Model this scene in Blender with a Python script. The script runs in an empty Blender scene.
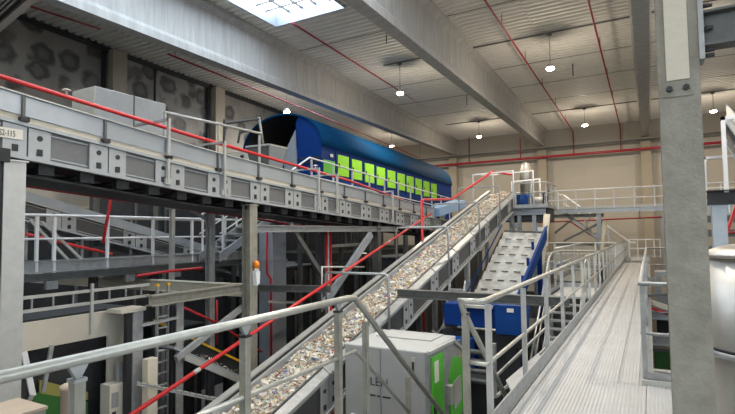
import bpy, bmesh, math, random
from mathutils import Vector, Matrix
random.seed(7)
V = Vector
scn = bpy.context.scene
C = scn.collection
# ------------------------------------------------------------------ camera
F_PX, CXP, CYP = 500.0, 367.5, 207.0
EYE = V((0, 0, 1.7))
dyc = V(((649-CXP)/F_PX, -(230-CYP)/F_PX, -1)).normalized()
p2c = V(((349-CXP)/F_PX, -(233.9-CYP)/F_PX, -1))
upc = dyc.cross(p2c).normalized()
if upc.y < 0: upc = -upc
dxc = dyc.cross(upc)
ROT = Matrix((dxc, dyc, upc))            # camera axes -> world axes
cd = bpy.data.cameras.new('camera'); cam = bpy.data.objects.new('camera', cd); C.objects.link(cam)
cam.matrix_world = Matrix.Translation(EYE) @ ROT.to_4x4()
cd.sensor_fit = 'HORIZONTAL'; cd.sensor_width = 36; cd.lens = 36*F_PX/735
cd.clip_start = .05; cd.clip_end = 200
scn.camera = cam
scn.view_settings.view_transform = 'Standard'; scn.view_settings.look = 'None'
scn.view_settings.exposure = 0.0; scn.view_settings.gamma = 1
scn.view_settings.use_curve_mapping = False

def at(x, y, X=None, Y=None, Z=None):
    d = ROT @ V(((x-CXP)/F_PX, -(y-CYP)/F_PX, -1))
    t = (X-EYE.x)/d.x if X is not None else ((Y-EYE.y)/d.y if Y is not None else (Z-EYE.z)/d.z)
    return EYE+d*t

# ------------------------------------------------------------------ materials
def mat(name, col, rough=.5, metal=0., noise=0., nscale=4., stretch=(1, 1, 1), bump=0., bscale=60., col2=None, spec=None, detail=5.):
    m = bpy.data.materials.new(name); m.use_nodes = True
    nt = m.node_tree; b = nt.nodes['Principled BSDF']
    b.inputs['Base Color'].default_value = (*col, 1); b.inputs['Roughness'].default_value = rough
    b.inputs['Metallic'].default_value = metal
    if spec is not None: b.inputs['Specular IOR Level'].default_value = spec
    if noise or bump or col2:
        tc = nt.nodes.new('ShaderNodeTexCoord'); mp = nt.nodes.new('ShaderNodeMapping')
        mp.inputs['Scale'].default_value = stretch
        nt.links.new(tc.outputs['Object'], mp.inputs['Vector'])
    if noise or col2:
        n = nt.nodes.new('ShaderNodeTexNoise'); n.inputs['Scale'].default_value = nscale; n.inputs['Detail'].default_value = detail
        n.inputs['Roughness'].default_value = .65
        nt.links.new(mp.outputs['Vector'], n.inputs['Vector'])
        r = nt.nodes.new('ShaderNodeValToRGB')
        r.color_ramp.elements[0].position = .3; r.color_ramp.elements[1].position = .7
        c2 = col2 or tuple(c*(1-noise) for c in col); c1 = tuple(min(1, c*(1+noise*.6)) for c in col)
        r.color_ramp.elements[0].color = (*c2, 1); r.color_ramp.elements[1].color = (*c1, 1)
        nt.links.new(n.outputs['Fac'], r.inputs['Fac']); nt.links.new(r.outputs['Color'], b.inputs['Base Color'])
    if bump:
        n2 = nt.nodes.new('ShaderNodeTexNoise'); n2.inputs['Scale'].default_value = bscale
        nt.links.new(mp.outputs['Vector'], n2.inputs['Vector'])
        bp = nt.nodes.new('ShaderNodeBump'); bp.inputs['Strength'].default_value = bump; bp.inputs['Distance'].default_value = .02
        nt.links.new(n2.outputs['Fac'], bp.inputs['Height']); nt.links.new(bp.outputs['Normal'], b.inputs['Normal'])
    return m
def emis(name, col, s):
    m = bpy.data.materials.new(name); m.use_nodes = True
    b = m.node_tree.nodes['Principled BSDF']; b.inputs['Base Color'].default_value = (*col, 1)
    b.inputs['Emission Color'].default_value = (*col, 1); b.inputs['Emission Strength'].default_value = s
    return m
G = mat('galvanised_steel', (.37, .38, .38), .42, .35, .22, 9, bump=.08)
GD = mat('weathered_steel', (.125, .13, .125), .5, .3, .25, 6)
GP = mat('pitted_steel', (.29, .28, .235), .6, .15, .22, 7, bump=.32, bscale=45)
GL = mat('light_zinc', (.50, .50, .475), .42, .25, .1, 8)
TUBE = mat('bright_tube', (.46, .46, .415), .33, .55, .16, 12)
SHEET = mat('sheet_steel', (.40, .435, .47), .35, .35, .1, 3)
ALU = mat('aluminium_deck', (.46, .46, .455), .5, .15, .10, 2, bump=.12, bscale=90)
SPL = mat('pale_splice', (.60, .56, .46), .5, .1, .06, 9, (1, 1, 3))
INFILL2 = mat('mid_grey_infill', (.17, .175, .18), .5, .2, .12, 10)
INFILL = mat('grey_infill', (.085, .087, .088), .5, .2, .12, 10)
PLATE = mat('pale_plate', (.40, .42, .43), .45, .2, .08, 12)
BLACK = mat('black_rubber_and_shade', (.018, .018, .02), .6)  # rubber parts, and pieces where shade is painted black
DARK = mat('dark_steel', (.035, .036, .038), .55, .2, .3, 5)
CREAM = mat('cream_paint', (.62, .57, .46), .5, 0, .1, 3)
BEIGE = mat('beige_panel', (.55, .51, .43), .5, 0, .08, 2)
RED = mat('red_paint', (.62, .028, .03), .35, 0, .12, 6)
DRED = mat('dark_red_paint', (.36, .015, .03), .4, 0, .12, 6)
BLUE = mat('blue_paint', (.003, .032, .17), .6, 0, .12, 5, spec=.15)
BLUER = mat('blue_roof', (.0012, .042, .115), .75, 0, .08, 3, spec=.08)
BLUEB = mat('bright_blue_paint', (.004, .045, .20), .55, 0, .1, 5, spec=.2)
LIME = mat('lime_paint', (.30, .72, .02), .45, 0, .06, 5)
GREEN = mat('green_paint', (.10, .50, .04), .4, 0, .08, 6)
DGREEN = mat('dark_green_paint', (.025, .12, .02), .5)
SKYBLUE = mat('pale_blue_sheet', (.22, .34, .52), .45)
GREYBOX = mat('machine_grey', (.42, .42, .40), .5, 0, .06, 4)
GREYSH = mat('machine_dark_grey', (.25, .26, .26), .5, 0, .06, 4)
WHITE = mat('white_paint', (.74, .75, .76), .4)
CONC = mat('concrete', (.46, .445, .42), .85, 0, .20, 3.0, (1, 1.8, .16), .25, 16)
CONCW = mat('concrete_columns', (.34, .295, .225), .85, 0, .12, 2, (1, 1, .4))
ROOF = mat('roof_sheet', (.80, .77, .71), .6, 0, .07, 1.5)
BACKW = mat('back_wall_panel', (.40, .365, .305), .6, 0, .05, .6)
YEL = mat('yellow_paint', (.75, .42, .02), .5)
ORANGE = mat('orange_lens', (.85, .25, .01), .3)
CHROME = mat('polished_duct', (.52, .49, .44), .42, .8, .06, 1.5, (1, 1, .15))
GLASSD = mat('dark_window', (.03, .032, .035), .15, 0, .4, 4)
DECKW = mat('pale_deck', (.55, .54, .5), .6, .1, .35, 3)
TAN = mat('tan_cap', (.45, .36, .27), .6, 0, .1, 5)
LENS = emis('lamp_lens', (1, .9, .72), 30)
SKYP = emis('skylight_glazing', (.80, .90, 1), 5.0)
INK = mat('ink', (.05, .055, .06), .6)
PAPER = mat('paper', (.75, .72, .64), .7)
HAZARD = mat('floor_concrete', (.09, .085, .08), .8, 0, .2, 1.2)

def wall_left_mat():
    m = mat('stained_wall', (.27, .25, .22), .8, 0, .3, .5)
    nt = m.node_tree; b = nt.nodes['Principled BSDF']
    src = b.inputs['Base Color'].links[0].from_socket
    tc = nt.nodes.new('ShaderNodeTexCoord')
    nz = nt.nodes.new('ShaderNodeTexNoise'); nz.inputs['Scale'].default_value = 2.3
    nt.links.new(tc.outputs['Object'], nz.inputs['Vector'])
    mx = nt.nodes.new('ShaderNodeMix'); mx.data_type = 'RGBA'; mx.inputs['Factor'].default_value = .30
    nt.links.new(tc.outputs['Object'], mx.inputs['A']); nt.links.new(nz.outputs['Color'], mx.inputs['B'])
    vo = nt.nodes.new('ShaderNodeTexVoronoi'); vo.inputs['Scale'].default_value = 1.5
    nt.links.new(mx.outputs['Result'], vo.inputs['Vector'])
    r = nt.nodes.new('ShaderNodeValToRGB'); e = r.color_ramp.elements
    e[0].position = .0; e[0].color = (.6, .6, .6, 1); e[1].position = 1; e[1].color = (1, 1, 1, 1)
    for p, c in ((.2, .55), (.3, .30), (.39, .36), (.52, 1)):
        k = e.new(p); k.color = (c, c, c, 1)
    nt.links.new(vo.outputs['Distance'], r.inputs['Fac'])
    mu = nt.nodes.new('ShaderNodeMix'); mu.data_type = 'RGBA'; mu.blend_type = 'MULTIPLY'
    # patches of staining only
    n3 = nt.nodes.new('ShaderNodeTexNoise'); n3.inputs['Scale'].default_value = .35; n3.inputs['Detail'].default_value = 2
    nt.links.new(tc.outputs['Object'], n3.inputs['Vector'])
    r3 = nt.nodes.new('ShaderNodeValToRGB'); r3.color_ramp.elements[0].position = .30; r3.color_ramp.elements[1].position = .48
    nt.links.new(n3.outputs['Fac'], r3.inputs['Fac']); nt.links.new(r3.outputs['Color'], mu.inputs['Factor'])
    nt.links.new(src, mu.inputs['A']); nt.links.new(r.outputs['Color'], mu.inputs['B'])
    nt.links.new(mu.outputs['Result'], b.inputs['Base Color'])
    return m
STAIN = wall_left_mat()

# ------------------------------------------------------------------ mesh helpers
def frame(p0, p1, up=None):
    d = (p1-p0).normalized(); u = V(up) if up else V((0, 0, 1))
    if abs(d.dot(u)) > .99: u = V((0, 1, 0))
    s = d.cross(u).normalized(); u = s.cross(d).normalized()
    return d, s, u
class M:
    def __init__(self): self.b = bmesh.new()
    def prism(self, prof, p0, p1, up=None, shear=False):
        """extrude a 2-D outline (side, up) from p0 to p1; shear keeps the ends vertical"""
        p0, p1 = V(p0), V(p1); d, s, u = frame(p0, p1, up)
        if shear: u = V((0, 0, 1))
        a = [self.b.verts.new(p0+s*x+u*y) for x, y in prof]; c = [self.b.verts.new(p1+s*x+u*y) for x, y in prof]
        n = len(prof)
        for i in range(n): self.b.faces.new((a[i], a[(i+1) % n], c[(i+1) % n], c[i]))
        self.b.faces.new(a[::-1]); self.b.faces.new(c)
        return self
    def bar(self, p0, p1, w, h, up=None, shear=False):
        return self.prism([(-w/2, -h/2), (w/2, -h/2), (w/2, h/2), (-w/2, h/2)], p0, p1, up, shear)
    def box(self, x0, x1, y0, y1, z0, z1, bev=0):
        vs = [self.b.verts.new((x, y, z)) for x in (x0, x1) for y in (y0, y1) for z in (z0, z1)]
        fs = [self.b.faces.new([vs[i] for i in f]) for f in ((0, 1, 3, 2), (4, 6, 7, 5), (0, 4, 5, 1), (2, 3, 7, 6), (0, 2, 6, 4), (1, 5, 7, 3))]
        if bev:
            es = set(e for f in fs for e in f.edges)
            bmesh.ops.bevel(self.b, geom=list(es), offset=bev, segments=2, affect='EDGES', profile=.5)
        return self
    def ibeam(self, p0, p1, h, b, t=.012, up=None):
        H, B = h/2, b/2; f = t*1.5
        return self.prism([(-B, -H), (B, -H), (B, -H+f), (t/2, -H+f), (t/2, H-f), (B, H-f), (B, H), (-B, H), (-B, H-f), (-t/2, H-f), (-t/2, -H+f), (-B, -H+f)], p0, p1, up)
    def channel(self, p0, p1, h, b, t=.012, up=None, side=1, shear=False):
        H = h/2; s = side
        pr = [(0, -H), (s*b, -H), (s*b, -H+t), (s*t, -H+t), (s*t, H-t), (s*b, H-t), (s*b, H), (0, H)]
        return self.prism(pr, p0, p1, up, shear)
    def angle(self, p0, p1, a, t=.01, up=None):
        return self.prism([(0, 0), (a, 0), (a, t), (t, t), (t, a), (0, a)], p0, p1, up)
    def path(self, pts, r, n=10, closed=False):
        pts = [V(p) for p in pts]; rings = []
        for i, p in enumerate(pts):
            d0 = (p-pts[i-1]).normalized() if i else None
            d1 = (pts[i+1]-p).normalized() if i < len(pts)-1 else None
            d = ((d0 or d1)+(d1 or d0)).normalized()
            k = 1/max(.35, d.dot(d1 or d0))
            if i == 0:
                u = V((0, 0, 1)) if abs(d.z) < .95 else V((0, 1, 0)); s = d.cross(u).normalized(); u = s.cross(d).normalized()
            else:
                u = (u-d*u.dot(d)).normalized(); s = d.cross(u).normalized()
            ring = []
            # bend direction gets the mitre stretch
            bdir = ((d1 or d0)-(d0 or d1)); bdir = bdir-d*bdir.dot(d)
            bd = bdir.normalized() if bdir.length > 1e-5 else None
            for j in range(n):
                a = 2*math.pi*j/n; o = (s*math.cos(a)+u*math.sin(a))*r
                if bd: o = o+bd*o.dot(bd)*(k-1)
                ring.append(self.b.verts.new(p+o))
            rings.append(ring)
        for a, c in zip(rings, rings[1:]):
            for j in range(n):
                f = self.b.faces.new((a[j], a[(j+1) % n], c[(j+1) % n], c[j])); f.smooth = True
        self.b.faces.new(rings[0][::-1]); self.b.faces.new(rings[-1])
        return self
    def lathe(self, c, prof, n=24, axis='Z', smooth=True):
        """prof: (radius, height) list, closed with end caps"""
        c = V(c); rings = []
        for r, h in prof:
            ring = []
            for j in range(n):
                a = 2*math.pi*j/n; q = V((r*math.cos(a), r*math.sin(a), h))
                if axis == 'X': q = V((q.z, q.x, q.y))
                if axis == 'Y': q = V((q.y, q.z, q.x))
                ring.append(self.b.verts.new(c+q))
            rings.append(ring)
        for a, b in zip(rings, rings[1:]):
            for j in range(n):
                f = self.b.faces.new((a[j], a[(j+1) % n], b[(j+1) % n], b[j])); f.smooth = smooth
        self.b.faces.new(rings[0][::-1]); self.b.faces.new(rings[-1])
        return self
    def quad(self, *pts):
        self.b.faces.new([self.b.verts.new(p) for p in pts]); return self
    def poly_slab(self, pts, thick):
        """flat polygon pts given thickness vector"""
        t = V(thick); a = [self.b.verts.new(V(p)) for p in pts]; c = [self.b.verts.new(V(p)+t) for p in pts]; n = len(pts)
        self.b.faces.new(a[::-1]); self.b.faces.new(c)
        for i in range(n): self.b.faces.new((a[i], a[(i+1) % n], c[(i+1) % n], c[i]))
        return self
    def build(self, name, material, parent=None, mats=None):
        bmesh.ops.recalc_face_normals(self.b, faces=self.b.faces[:])
        o0 = org(parent) if parent else V((0, 0, 0))
        if parent: bmesh.ops.translate(self.b, verts=self.b.verts[:], vec=-o0)
        me = bpy.data.meshes.new(name); self.b.to_mesh(me); self.b.free()
        me.materials.append(material)
        for k in (mats or []): me.materials.append(k)
        o = bpy.data.objects.new(name, me); C.objects.link(o)
        if parent: o.parent = parent
        return o
def org(o):
    p = V(o.location)
    while o.parent: o = o.parent; p += V(o.location)
    return p
LABELS = {}
def tag(o, label, cat, group=None):
    o['label'] = label; o['category'] = cat
    if group: o['group'] = group
    return o
def thing(name, label, cat, loc=(0, 0, 0), group=None):
    o = bpy.data.objects.new(name, None); o.empty_display_size = .1; C.objects.link(o); o.location = loc
    return tag(o, label, cat, group)
def solo(name, m, material, label, cat, loc, group=None):
    """a thing that is one mesh, origin at loc"""
    bmesh.ops.translate(m.b, verts=m.b.verts[:], vec=-V(loc))
    o = m.build(name, material); o.location = loc
    return tag(o, label, cat, group)
def struct(name, m, material):
    o = m.build(name, material); o['kind'] = 'structure'; return o
def dup(root, loc, label=None, group=None):
    r = root.copy(); C.objects.link(r); r.location = loc
    if label: r['label'] = label
    if group: r['group'] = group
    for ch in list(root.children):
        c = ch.copy(); C.objects.link(c); c.parent = r
        for g in list(ch.children):
            d = g.copy(); C.objects.link(d); d.parent = c
    return r
def lerp(a, b, t): return V(a)+(V(b)-V(a))*t
def text(body, size, material, parent, loc, rot, name='lettering'):
    cu = bpy.data.curves.new(name, 'FONT'); cu.body = body; cu.size = size; cu.extrude = .002
    tmp = bpy.data.objects.new(name, cu); C.objects.link(tmp)
    bpy.context.view_layer.update()
    me = bpy.data.meshes.new_from_object(tmp.evaluated_get(bpy.context.evaluated_depsgraph_get()))
    C.objects.unlink(tmp); bpy.data.objects.remove(tmp)
    me.materials.clear(); me.materials.append(material)
    o = bpy.data.objects.new(name, me); C.objects.link(o)
    o.parent = parent; o.location = V(loc)-org(parent); o.rotation_euler = rot
    return o

FLOOR = -5.0
XL, XR, YB, YF = -19.8, 13.0, 38.0, -12.0
def roofz(y): return 9.05+.03*(38-y)
# ================================================================== SETTING
struct('floor', M().box(XL-.3, XR+.3, YF-.3, YB+.3, FLOOR-.2, FLOOR), HAZARD)
struct('wall_back', M().box(XL-.3, XR+.3, YB, YB+.25, FLOOR, 11), BACKW)
struct('wall_left', M().box(XL-.25, XL, YF, YB, FLOOR, 11.2), STAIN)
struct('wall_right', M().box(XR, XR+.25, YF, YB, FLOOR, 11.2), BACKW)
struct('wall_front', M().box(XL-.3, XR+.3, YF-.25, YF, FLOOR, 11.2), BACKW)
# panel seams on the back wall (shadow gaps between horizontal cladding panels are separate shallow boards)
for i, z in enumerate((-2.2, -1, .2, 1.4, 2.6, 3.8, 5.0, 6.2, 7.4)):
    struct('trim_%d' % (i+1), M().box(XL, XR, YB-.012, YB+.02, z, z+1.17), BACKW)
# corrugated roof, ribs across the hall (along X)
def roof_strip(m, x0, x1, y0, y1):
    P = .30; n = int((y1-y0)/P+.5); P = (y1-y0)/n
    prev = None
    for i in range(n):
        y = y0+i*P
        for dy, dz in ((0, 0), (.36, 0), (.5, .085), (.86, .085)):
            yy = y+dy*P; z = roofz(yy)+dz
            cur = (m.b.verts.new((x0, yy, z)), m.b.verts.new((x1, yy, z)))
            if prev: m.b.faces.new((prev[0], prev[1], cur[1], cur[0]))
            prev = cur
    cur = (m.b.verts.new((x0, y1, roofz(y1))), m.b.verts.new((x1, y1, roofz(y1))))
    m.b.faces.new((prev[0], prev[1], cur[1], cur[0]))
GIRD = (-13.3, -6.55, .02, 6.6)
SKY = [(-12.25, -9.15, 1.5, 14.8), (-5.95, -3.6, 0.0, 12.0), (2.0, 4.6, 0.0, 12.0), (-15.9, -13.8, 15.5, 26.0)]
SKYW = (560, 150, 30, 620)
ADDED_WINW = (70, 70, 80, 30, 30)  # strengths for the added wall windows
m = M(); edges = [XL-.2]+[g for g in GIRD]+[XR+.2]
for i in range(len(edges)-1):
    a, b = edges[i], edges[i+1]
    s = [k for k in SKY if a < k[0] and k[1] < b]
    if s:
        k = s[0]
        roof_strip(m, a, k[0], YF-.2, YB+.2); roof_strip(m, k[1], b, YF-.2, YB+.2)
        roof_strip(m, k[0], k[1], YF-.2, k[2]); roof_strip(m, k[0], k[1], k[3], YB+.2)
    else: roof_strip(m, a, b, YF-.2, YB+.2)
struct('ceiling', m, ROOF)
struct('ceiling_deck', M().poly_slab([(XL-.3, YF-.3, 0), (XL-.3, YB+.3, 0), (XR+.3, YB+.3, 0), (XR+.3, YF-.3, 0)], (0, 0, .1)), DARK).location.z = 12.6
for i, (x0, x1, y0, y1) in enumerate(SKY):
    z0 = roofz(y1)-.02; zt = roofz(y0)+.13
    fr = M()
    for (a, b, c, d) in ((x0-.05, x0, y0, y1), (x1, x1+.05, y0, y1), (x0-.05, x1+.05, y0-.05, y0), (x0-.05, x1+.05, y1, y1+.05)):
        fr.box(a, b, c, d, roofz(d)-.02, zt)
    root = struct('window_%d' % (i+1), fr, SHEET)
    g = M().box(x0, x1, y0, y1, zt-.03, zt).build('glazing_pane', SKYP, root); g['kind'] = 'structure'
    br = M(); ny = int((y1-y0)/.55); nx = 5
    for k in range(1, nx): br.bar((x0+(x1-x0)*k/nx, y0, zt-.09), (x0+(x1-x0)*k/nx, y1, zt-.09), .06, .08)
    for k in range(1, ny): br.bar((x0, y0+(y1-y0)*k/ny, zt-.15), (x1, y0+(y1-y0)*k/ny, zt-.15), .045, .045)
    o = br.build('glazing_bar', GD, root); o['kind'] = 'structure'
    L = bpy.data.lights.new('daylight', 'AREA'); L.shape = 'RECTANGLE'; L.size = x1-x0-.1; L.size_y = y1-y0-.1
    L.energy = SKYW[i]; L.color = (.66, .82, 1.0)
    lo = bpy.data.objects.new('daylight', L); C.objects.link(lo); lo.location = ((x0+x1)/2, (y0+y1)/2, zt-.045)
# unseen tall windows in the right and front walls, added to bring in daylight
added_windows = [(XR, 'X', -9, -3), (XR, 'X', -1, 5), (XR, 'X', 7, 13), (YF, 'Y', -9, -3), (YF, 'Y', 1, 7)]
for i, (c, ax, a, b) in enumerate(added_windows):
    def P(u, d, z): return (c-d, u, z) if ax == 'X' else (u, c+d, z)
    def bx(m, u0, u1, d0, d1, z0, z1):
        p, q = P(u0, d0, z0), P(u1, d1, z1); return m.box(min(p[0], q[0]), max(p[0], q[0]), min(p[1], q[1]), max(p[1], q[1]), z0, z1)
    fr = M(); z0, z1 = 2.6, 7.4
    bx(fr, a, a+.12, 0, .1, z0, z1); bx(fr, b-.12, b, 0, .1, z0, z1); bx(fr, a, b, 0, .1, z0-.1, z0); bx(fr, a, b, 0, .1, z1, z1+.1)
    for k in range(1, 5): u = a+(b-a)*k/5; bx(fr, u-.03, u+.03, 0, .09, z0, z1)
    root = struct('window_%d' % (i+5), fr, GD)
    g = bx(M(), a, b, .01, .03, z0, z1).build('glazing_pane', SKYP, root); g['kind'] = 'structure'
    L = bpy.data.lights.new('daylight', 'AREA'); L.shape = 'RECTANGLE'; L.size = b-a-.1; L.size_y = z1-z0; L.energy = ADDED_WINW[i]; L.color = (.86, .93, 1)
    lo = bpy.data.objects.new('daylight', L); C.objects.link(lo); lo.location = P((a+b)/2, .05, (z0+z1)/2)
    lo.rotation_euler = (math.pi/2, 0, math.pi/2) if ax == 'X' else (-math.pi/2, 0, 0)
# concrete girders
for gx, lab in ((-13.3, 'grey concrete roof girder in front of the stained left wall, above the blue drum housing'),
                (-6.55, 'grey concrete roof girder running over the sloping belt, middle of the three girders'),
                (.02, 'grey concrete roof girder reaching the back wall right above the aluminium walkway'),
                (6.6, 'grey concrete roof girder behind the right post, beyond the lamp at the right')):
    t = thing('roof_girder', lab, 'girder', (gx, YB, 7.82))
    m = M(); pr = []
    for y in (YF, YB):
        zt = roofz(y)
        ring = [(-.22, 7.82), (.22, 7.82), (.22, 8.05), (.13, 8.2), (.13, zt-.3), (.34, zt-.14), (.34, zt), (-.34, zt), (-.34, zt-.14), (-.13, zt-.3), (-.13, 8.2), (-.22, 8.05)]
        pr.append([m.b.verts.new((gx+a, y, z)) for a, z in ring])
    n = len(pr[0])
    for i in range(n): m.b.faces.new((pr[0][i], pr[0][(i+1) % n], pr[1][(i+1) % n], pr[1][i]))
    m.b.faces.new(pr[0][::-1]); m.b.faces.new(pr[1])
    m.build('girder_body', CONC, t)
    M().box(gx-.3, gx+.3, YB-.55, YB-.02, FLOOR, 7.82).build('bearing_column', CONCW, t)
# columns along the left wall
for y, lab in ((7.0, 'concrete wall column at the far left edge behind the high conveyor'), (13.1, 'narrow concrete wall column beside a dark downpipe above the silver sheet box'),
               (18.8, 'broad pale concrete wall column left of the blue drum housing'), (24.6, 'concrete wall column hidden behind the blue drum housing')):
    solo('wall_column', M().box(XL, XL+.5, y-.32, y+.32, FLOOR, roofz(y)-.2), CONCW, lab, 'column', (XL, y, FLOOR))
for y, lab in ((12.6, 'dark vertical downpipe beside the narrow wall column'), (18.3, 'dark vertical downpipe beside the broad pale wall column'), (15.1, 'thin dark downpipe midway between two wall columns')):
    solo('downpipe', M().path([(XL+.12, y, FLOOR), (XL+.12, y, roofz(y)-.3)], .09 if y != 15.1 else .05), DARK, lab, 'pipe', (XL+.12, y, FLOOR))
# dark channel painted as the shadow line where left wall meets roof
struct('trim_20', M().channel((XL+.12, YF, roofz(YF)-.2), (XL+.12, YB, roofz(YB)-.2), .2, .08, .02), DARK)
# sheet laps across roof
for i, y in enumerate((17.2, 23.6, 26.8, 30.0)):
    struct('trim_%d' % (30+i), M().bar((-13, y, roofz(y)-.005), (XR, y, roofz(y)-.005), .03, .015), GD)

# ------------------------------------------------------------------ pendant lamps
def lamp(x, y, lab):
    zc = roofz(y)-.05; zl = 8.1
    t = thing('pendant_lamp', lab, 'lamp', (x, y, zc), 'highbay lamps under the roof')
    M().box(x-.09, x+.09, y-.06, y+.06, zc-.12, zc).build('junction_box', GD, t)
    M().path([(x, y, zc-.1), (x, y, zl+.14)], .012, 6).build('suspension_rod', GD, t)
    M().lathe((x, y, zl), [(.14, .0), (.16, .03), (.16, .07), (.08, .16), (.03, .18)], 20).build('housing', GL, t)
    M().lathe((x, y, zl-.035), [(.08, -.05), (.14, -.03), (.16, 0), (.16, .033)], 20).build('diffuser', LENS, t)
    L = bpy.data.lights.new('lamp_light', 'POINT'); L.shadow_soft_size = .09; L.energy = 120; L.color = (1, .87, .70)
    lo = bpy.data.objects.new('lamp_light', L); C.objects.link(lo); lo.location = (x, y, zl-.27)
    L = bpy.data.lights.new('lamp_disc', 'AREA'); L.shape = 'DISK'; L.size = .2; L.energy = 270; L.color = (1, .88, .72)
    lo = bpy.data.objects.new('lamp_disc', L); C.objects.link(lo); lo.location = (x, y, zl-.10)
for a in ((-3.14, 20.4, 'round pendant lamp between the middle and right girders, nearer and higher one'),
          (-3.14, 32.6, 'round pendant lamp near the back wall, right of the middle girder'),
          (-9.67, 20.4, 'round pendant lamp left of the middle girder, above the blue roof'),
          (-9.67, 32.6, 'round pendant lamp near the back wall, left of the middle girder'),
          (3.29, 32.6, 'round pendant lamp right of the big foreground post'),
          (-16.2, 20.4, 'round pendant lamp glowing over the open front of the blue drum housing'),
          (-16.2, 32.6, 'round pendant lamp just over the far end of the blue roof'),
          (-3.14, 8.2, 'pendant lamp overhead above the foreground stair'),
          (3.29, 8.2, 'pendant lamp overhead right of the foreground post'),
          (3.29, 20.4, 'pendant lamp behind the foreground post'),
          (-3.14, -4, 'pendant lamp overhead behind the viewer'), ):
    lamp(*a)
# cable conduits feeding the lamps across the roof
for y, x0, x1, lab in ((20.4, -10.5, 5, 'thin conduit across the roof holding the nearer lamp row'), (32.6, -12, 6, 'thin conduit across the roof holding the far lamp row'),
                       (14.2, -6.2, 4, 'thin conduit across the roof at the top edge of the view')):
    solo('roof_conduit', M().bar((x0, y, roofz(y)-.06), (x1, y, roofz(y)-.06), .05, .05), GD, lab, 'conduit', (x0, y, roofz(y)))
for (x, y, d, lab) in ((-8.7, 17.2, .55, 'short dark rod hanging from the roof over the blue roof ridge'), (-8.6, 26.8, .6, 'short dark rod hanging left of the middle girder'),
                       (-3.0, 15.2, .5, 'short dark rod hanging at the top edge between red pipes'), (-2.8, 24.6, .6, 'short dark rod hanging right below the nearer lamp')):
    solo('hanging_rod', M().path([(x, y, roofz(y)), (x, y, roofz(y)-d)], .022, 6), DARK, lab, 'rod', (x, y, roofz(y)))
# ------------------------------------------------------------------ sprinkler pipes
def pipe(name, pts, r, material, lab, clips=(), cat='pipe', n=8):
    pts = [V(p) for p in pts]
    t = thing(name, lab, cat, pts[0])
    M().path(pts, r, n).build('pipe_run', material, t)
    for c in clips:
        p = V(c[0]); q = V(c[1]); M().path([p, q], .014, 6).build('hanger', GD, t)
    return t
def rpz(y, d): return roofz(y)-d
SP0, SP1 = at(292, 23, Z=roofz(15)-.13), at(469, 134.5, Y=37.4)
for x, lab in ((-4.4, 'red sprinkler pipe under the roof, left of two between the middle and right girders'), (-1.45, 'red sprinkler pipe under the roof, right of two, nearest the walkway girder')):
    y1 = YB-.35
    pipe('sprinkler_pipe', [(x, -5, rpz(-5, .45)), (x, 12, rpz(12, .45)), (x, y1, rpz(y1, .35)), (x, y1, 7.05)], .035, DRED, lab,
         [((x, y, roofz(y)), (x, y, rpz(y, .43))) for y in (18, 22, 26, 30, 34)])
pipe('sprinkler_pipe', [SP0, SP0.lerp(SP1, .35), SP1, (SP1.x, SP1.y, 7.1)], .035, DRED, 'red sprinkler pipe running from the skylight past the lamp',
     [])
pipe('sprinkler_pipe', [at(14, 1, X=-17.6), at(100, 29, X=-17.6)], .035, DRED, 'short dark red pipe end under the roof at the upper left corner')
pipe('sprinkler_pipe', [at(168, 54, X=-14.9), at(307, 110, X=-14.9), at(420, 158, X=-14.9)], .035, DRED, 'dark red pipe under the shadowed roof above the stained wall',
     [(at(x, y, X=-14.9), V((-14.9, at(x, y, X=-14.9).y, 9.5))) for x, y in ((175, 56.8), (420, 158))])
pipe('water_main', [(-19, YB-.75, 7.02), (XR-.5, YB-.75, 7.02)], .085, DRED, 'thick red water main running level along the back wall', n=12)
solo('cable_tray', M().channel((-19, YB-.65, 7.62), (XR-.5, YB-.65, 7.62), .1, .2, .01), GD, 'grey cable tray level along the back wall above the red main', 'tray', (-19, YB-.65, 7.6))
for x, lab in ((-8.0, 'dark red riser dropping onto the main left of the middle girder'), (2.2, 'dark red riser on the back wall hidden by the post')):
    pipe('riser_pipe', [(x, YB-.75, 7.1), (x, YB-.75, rpz(38, .5))], .04, DRED, lab)

# ================================================================== RAILINGS, STAIRS, DECKS
def railing(lab, pts, ny=None, posts=(), h=1.1, knee=.55, toe=.12, r=.025, ps=.05, material=None, postmat=None, group=None, drop=0., up=(0, 0, 1), ends=None, toe_mat=None):
    """pts: path at floor level; posts: fractions (segment index + t)"""
    material = material or TUBE; postmat = postmat or G
    t = thing('guard_rail', lab, 'railing', pts[0], group)
    P = [V(p) for p in pts]
    M().path((ends or []) + [p+V((0, 0, h)) for p in P], r, 12).build('handrail', material, t)
    if knee: M().path([p+V((0, 0, knee)) for p in P], r*.72, 8).build('knee_rail', material, t)
    if toe:
        for a, b in zip(P, P[1:]):
            M().bar(a+V((0, 0, toe/2)), b+V((0, 0, toe/2)), .012, toe, shear=True).build('toe_board', toe_mat or G, t)
    for s in posts:
        i = min(int(s), len(P)-2); q = lerp(P[i], P[i+1], s-i)
        M().bar(q-V((0, 0, drop)), q+V((0, 0, h-.03)), ps, ps*.8).build('post', postmat, t)
    return t
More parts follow.
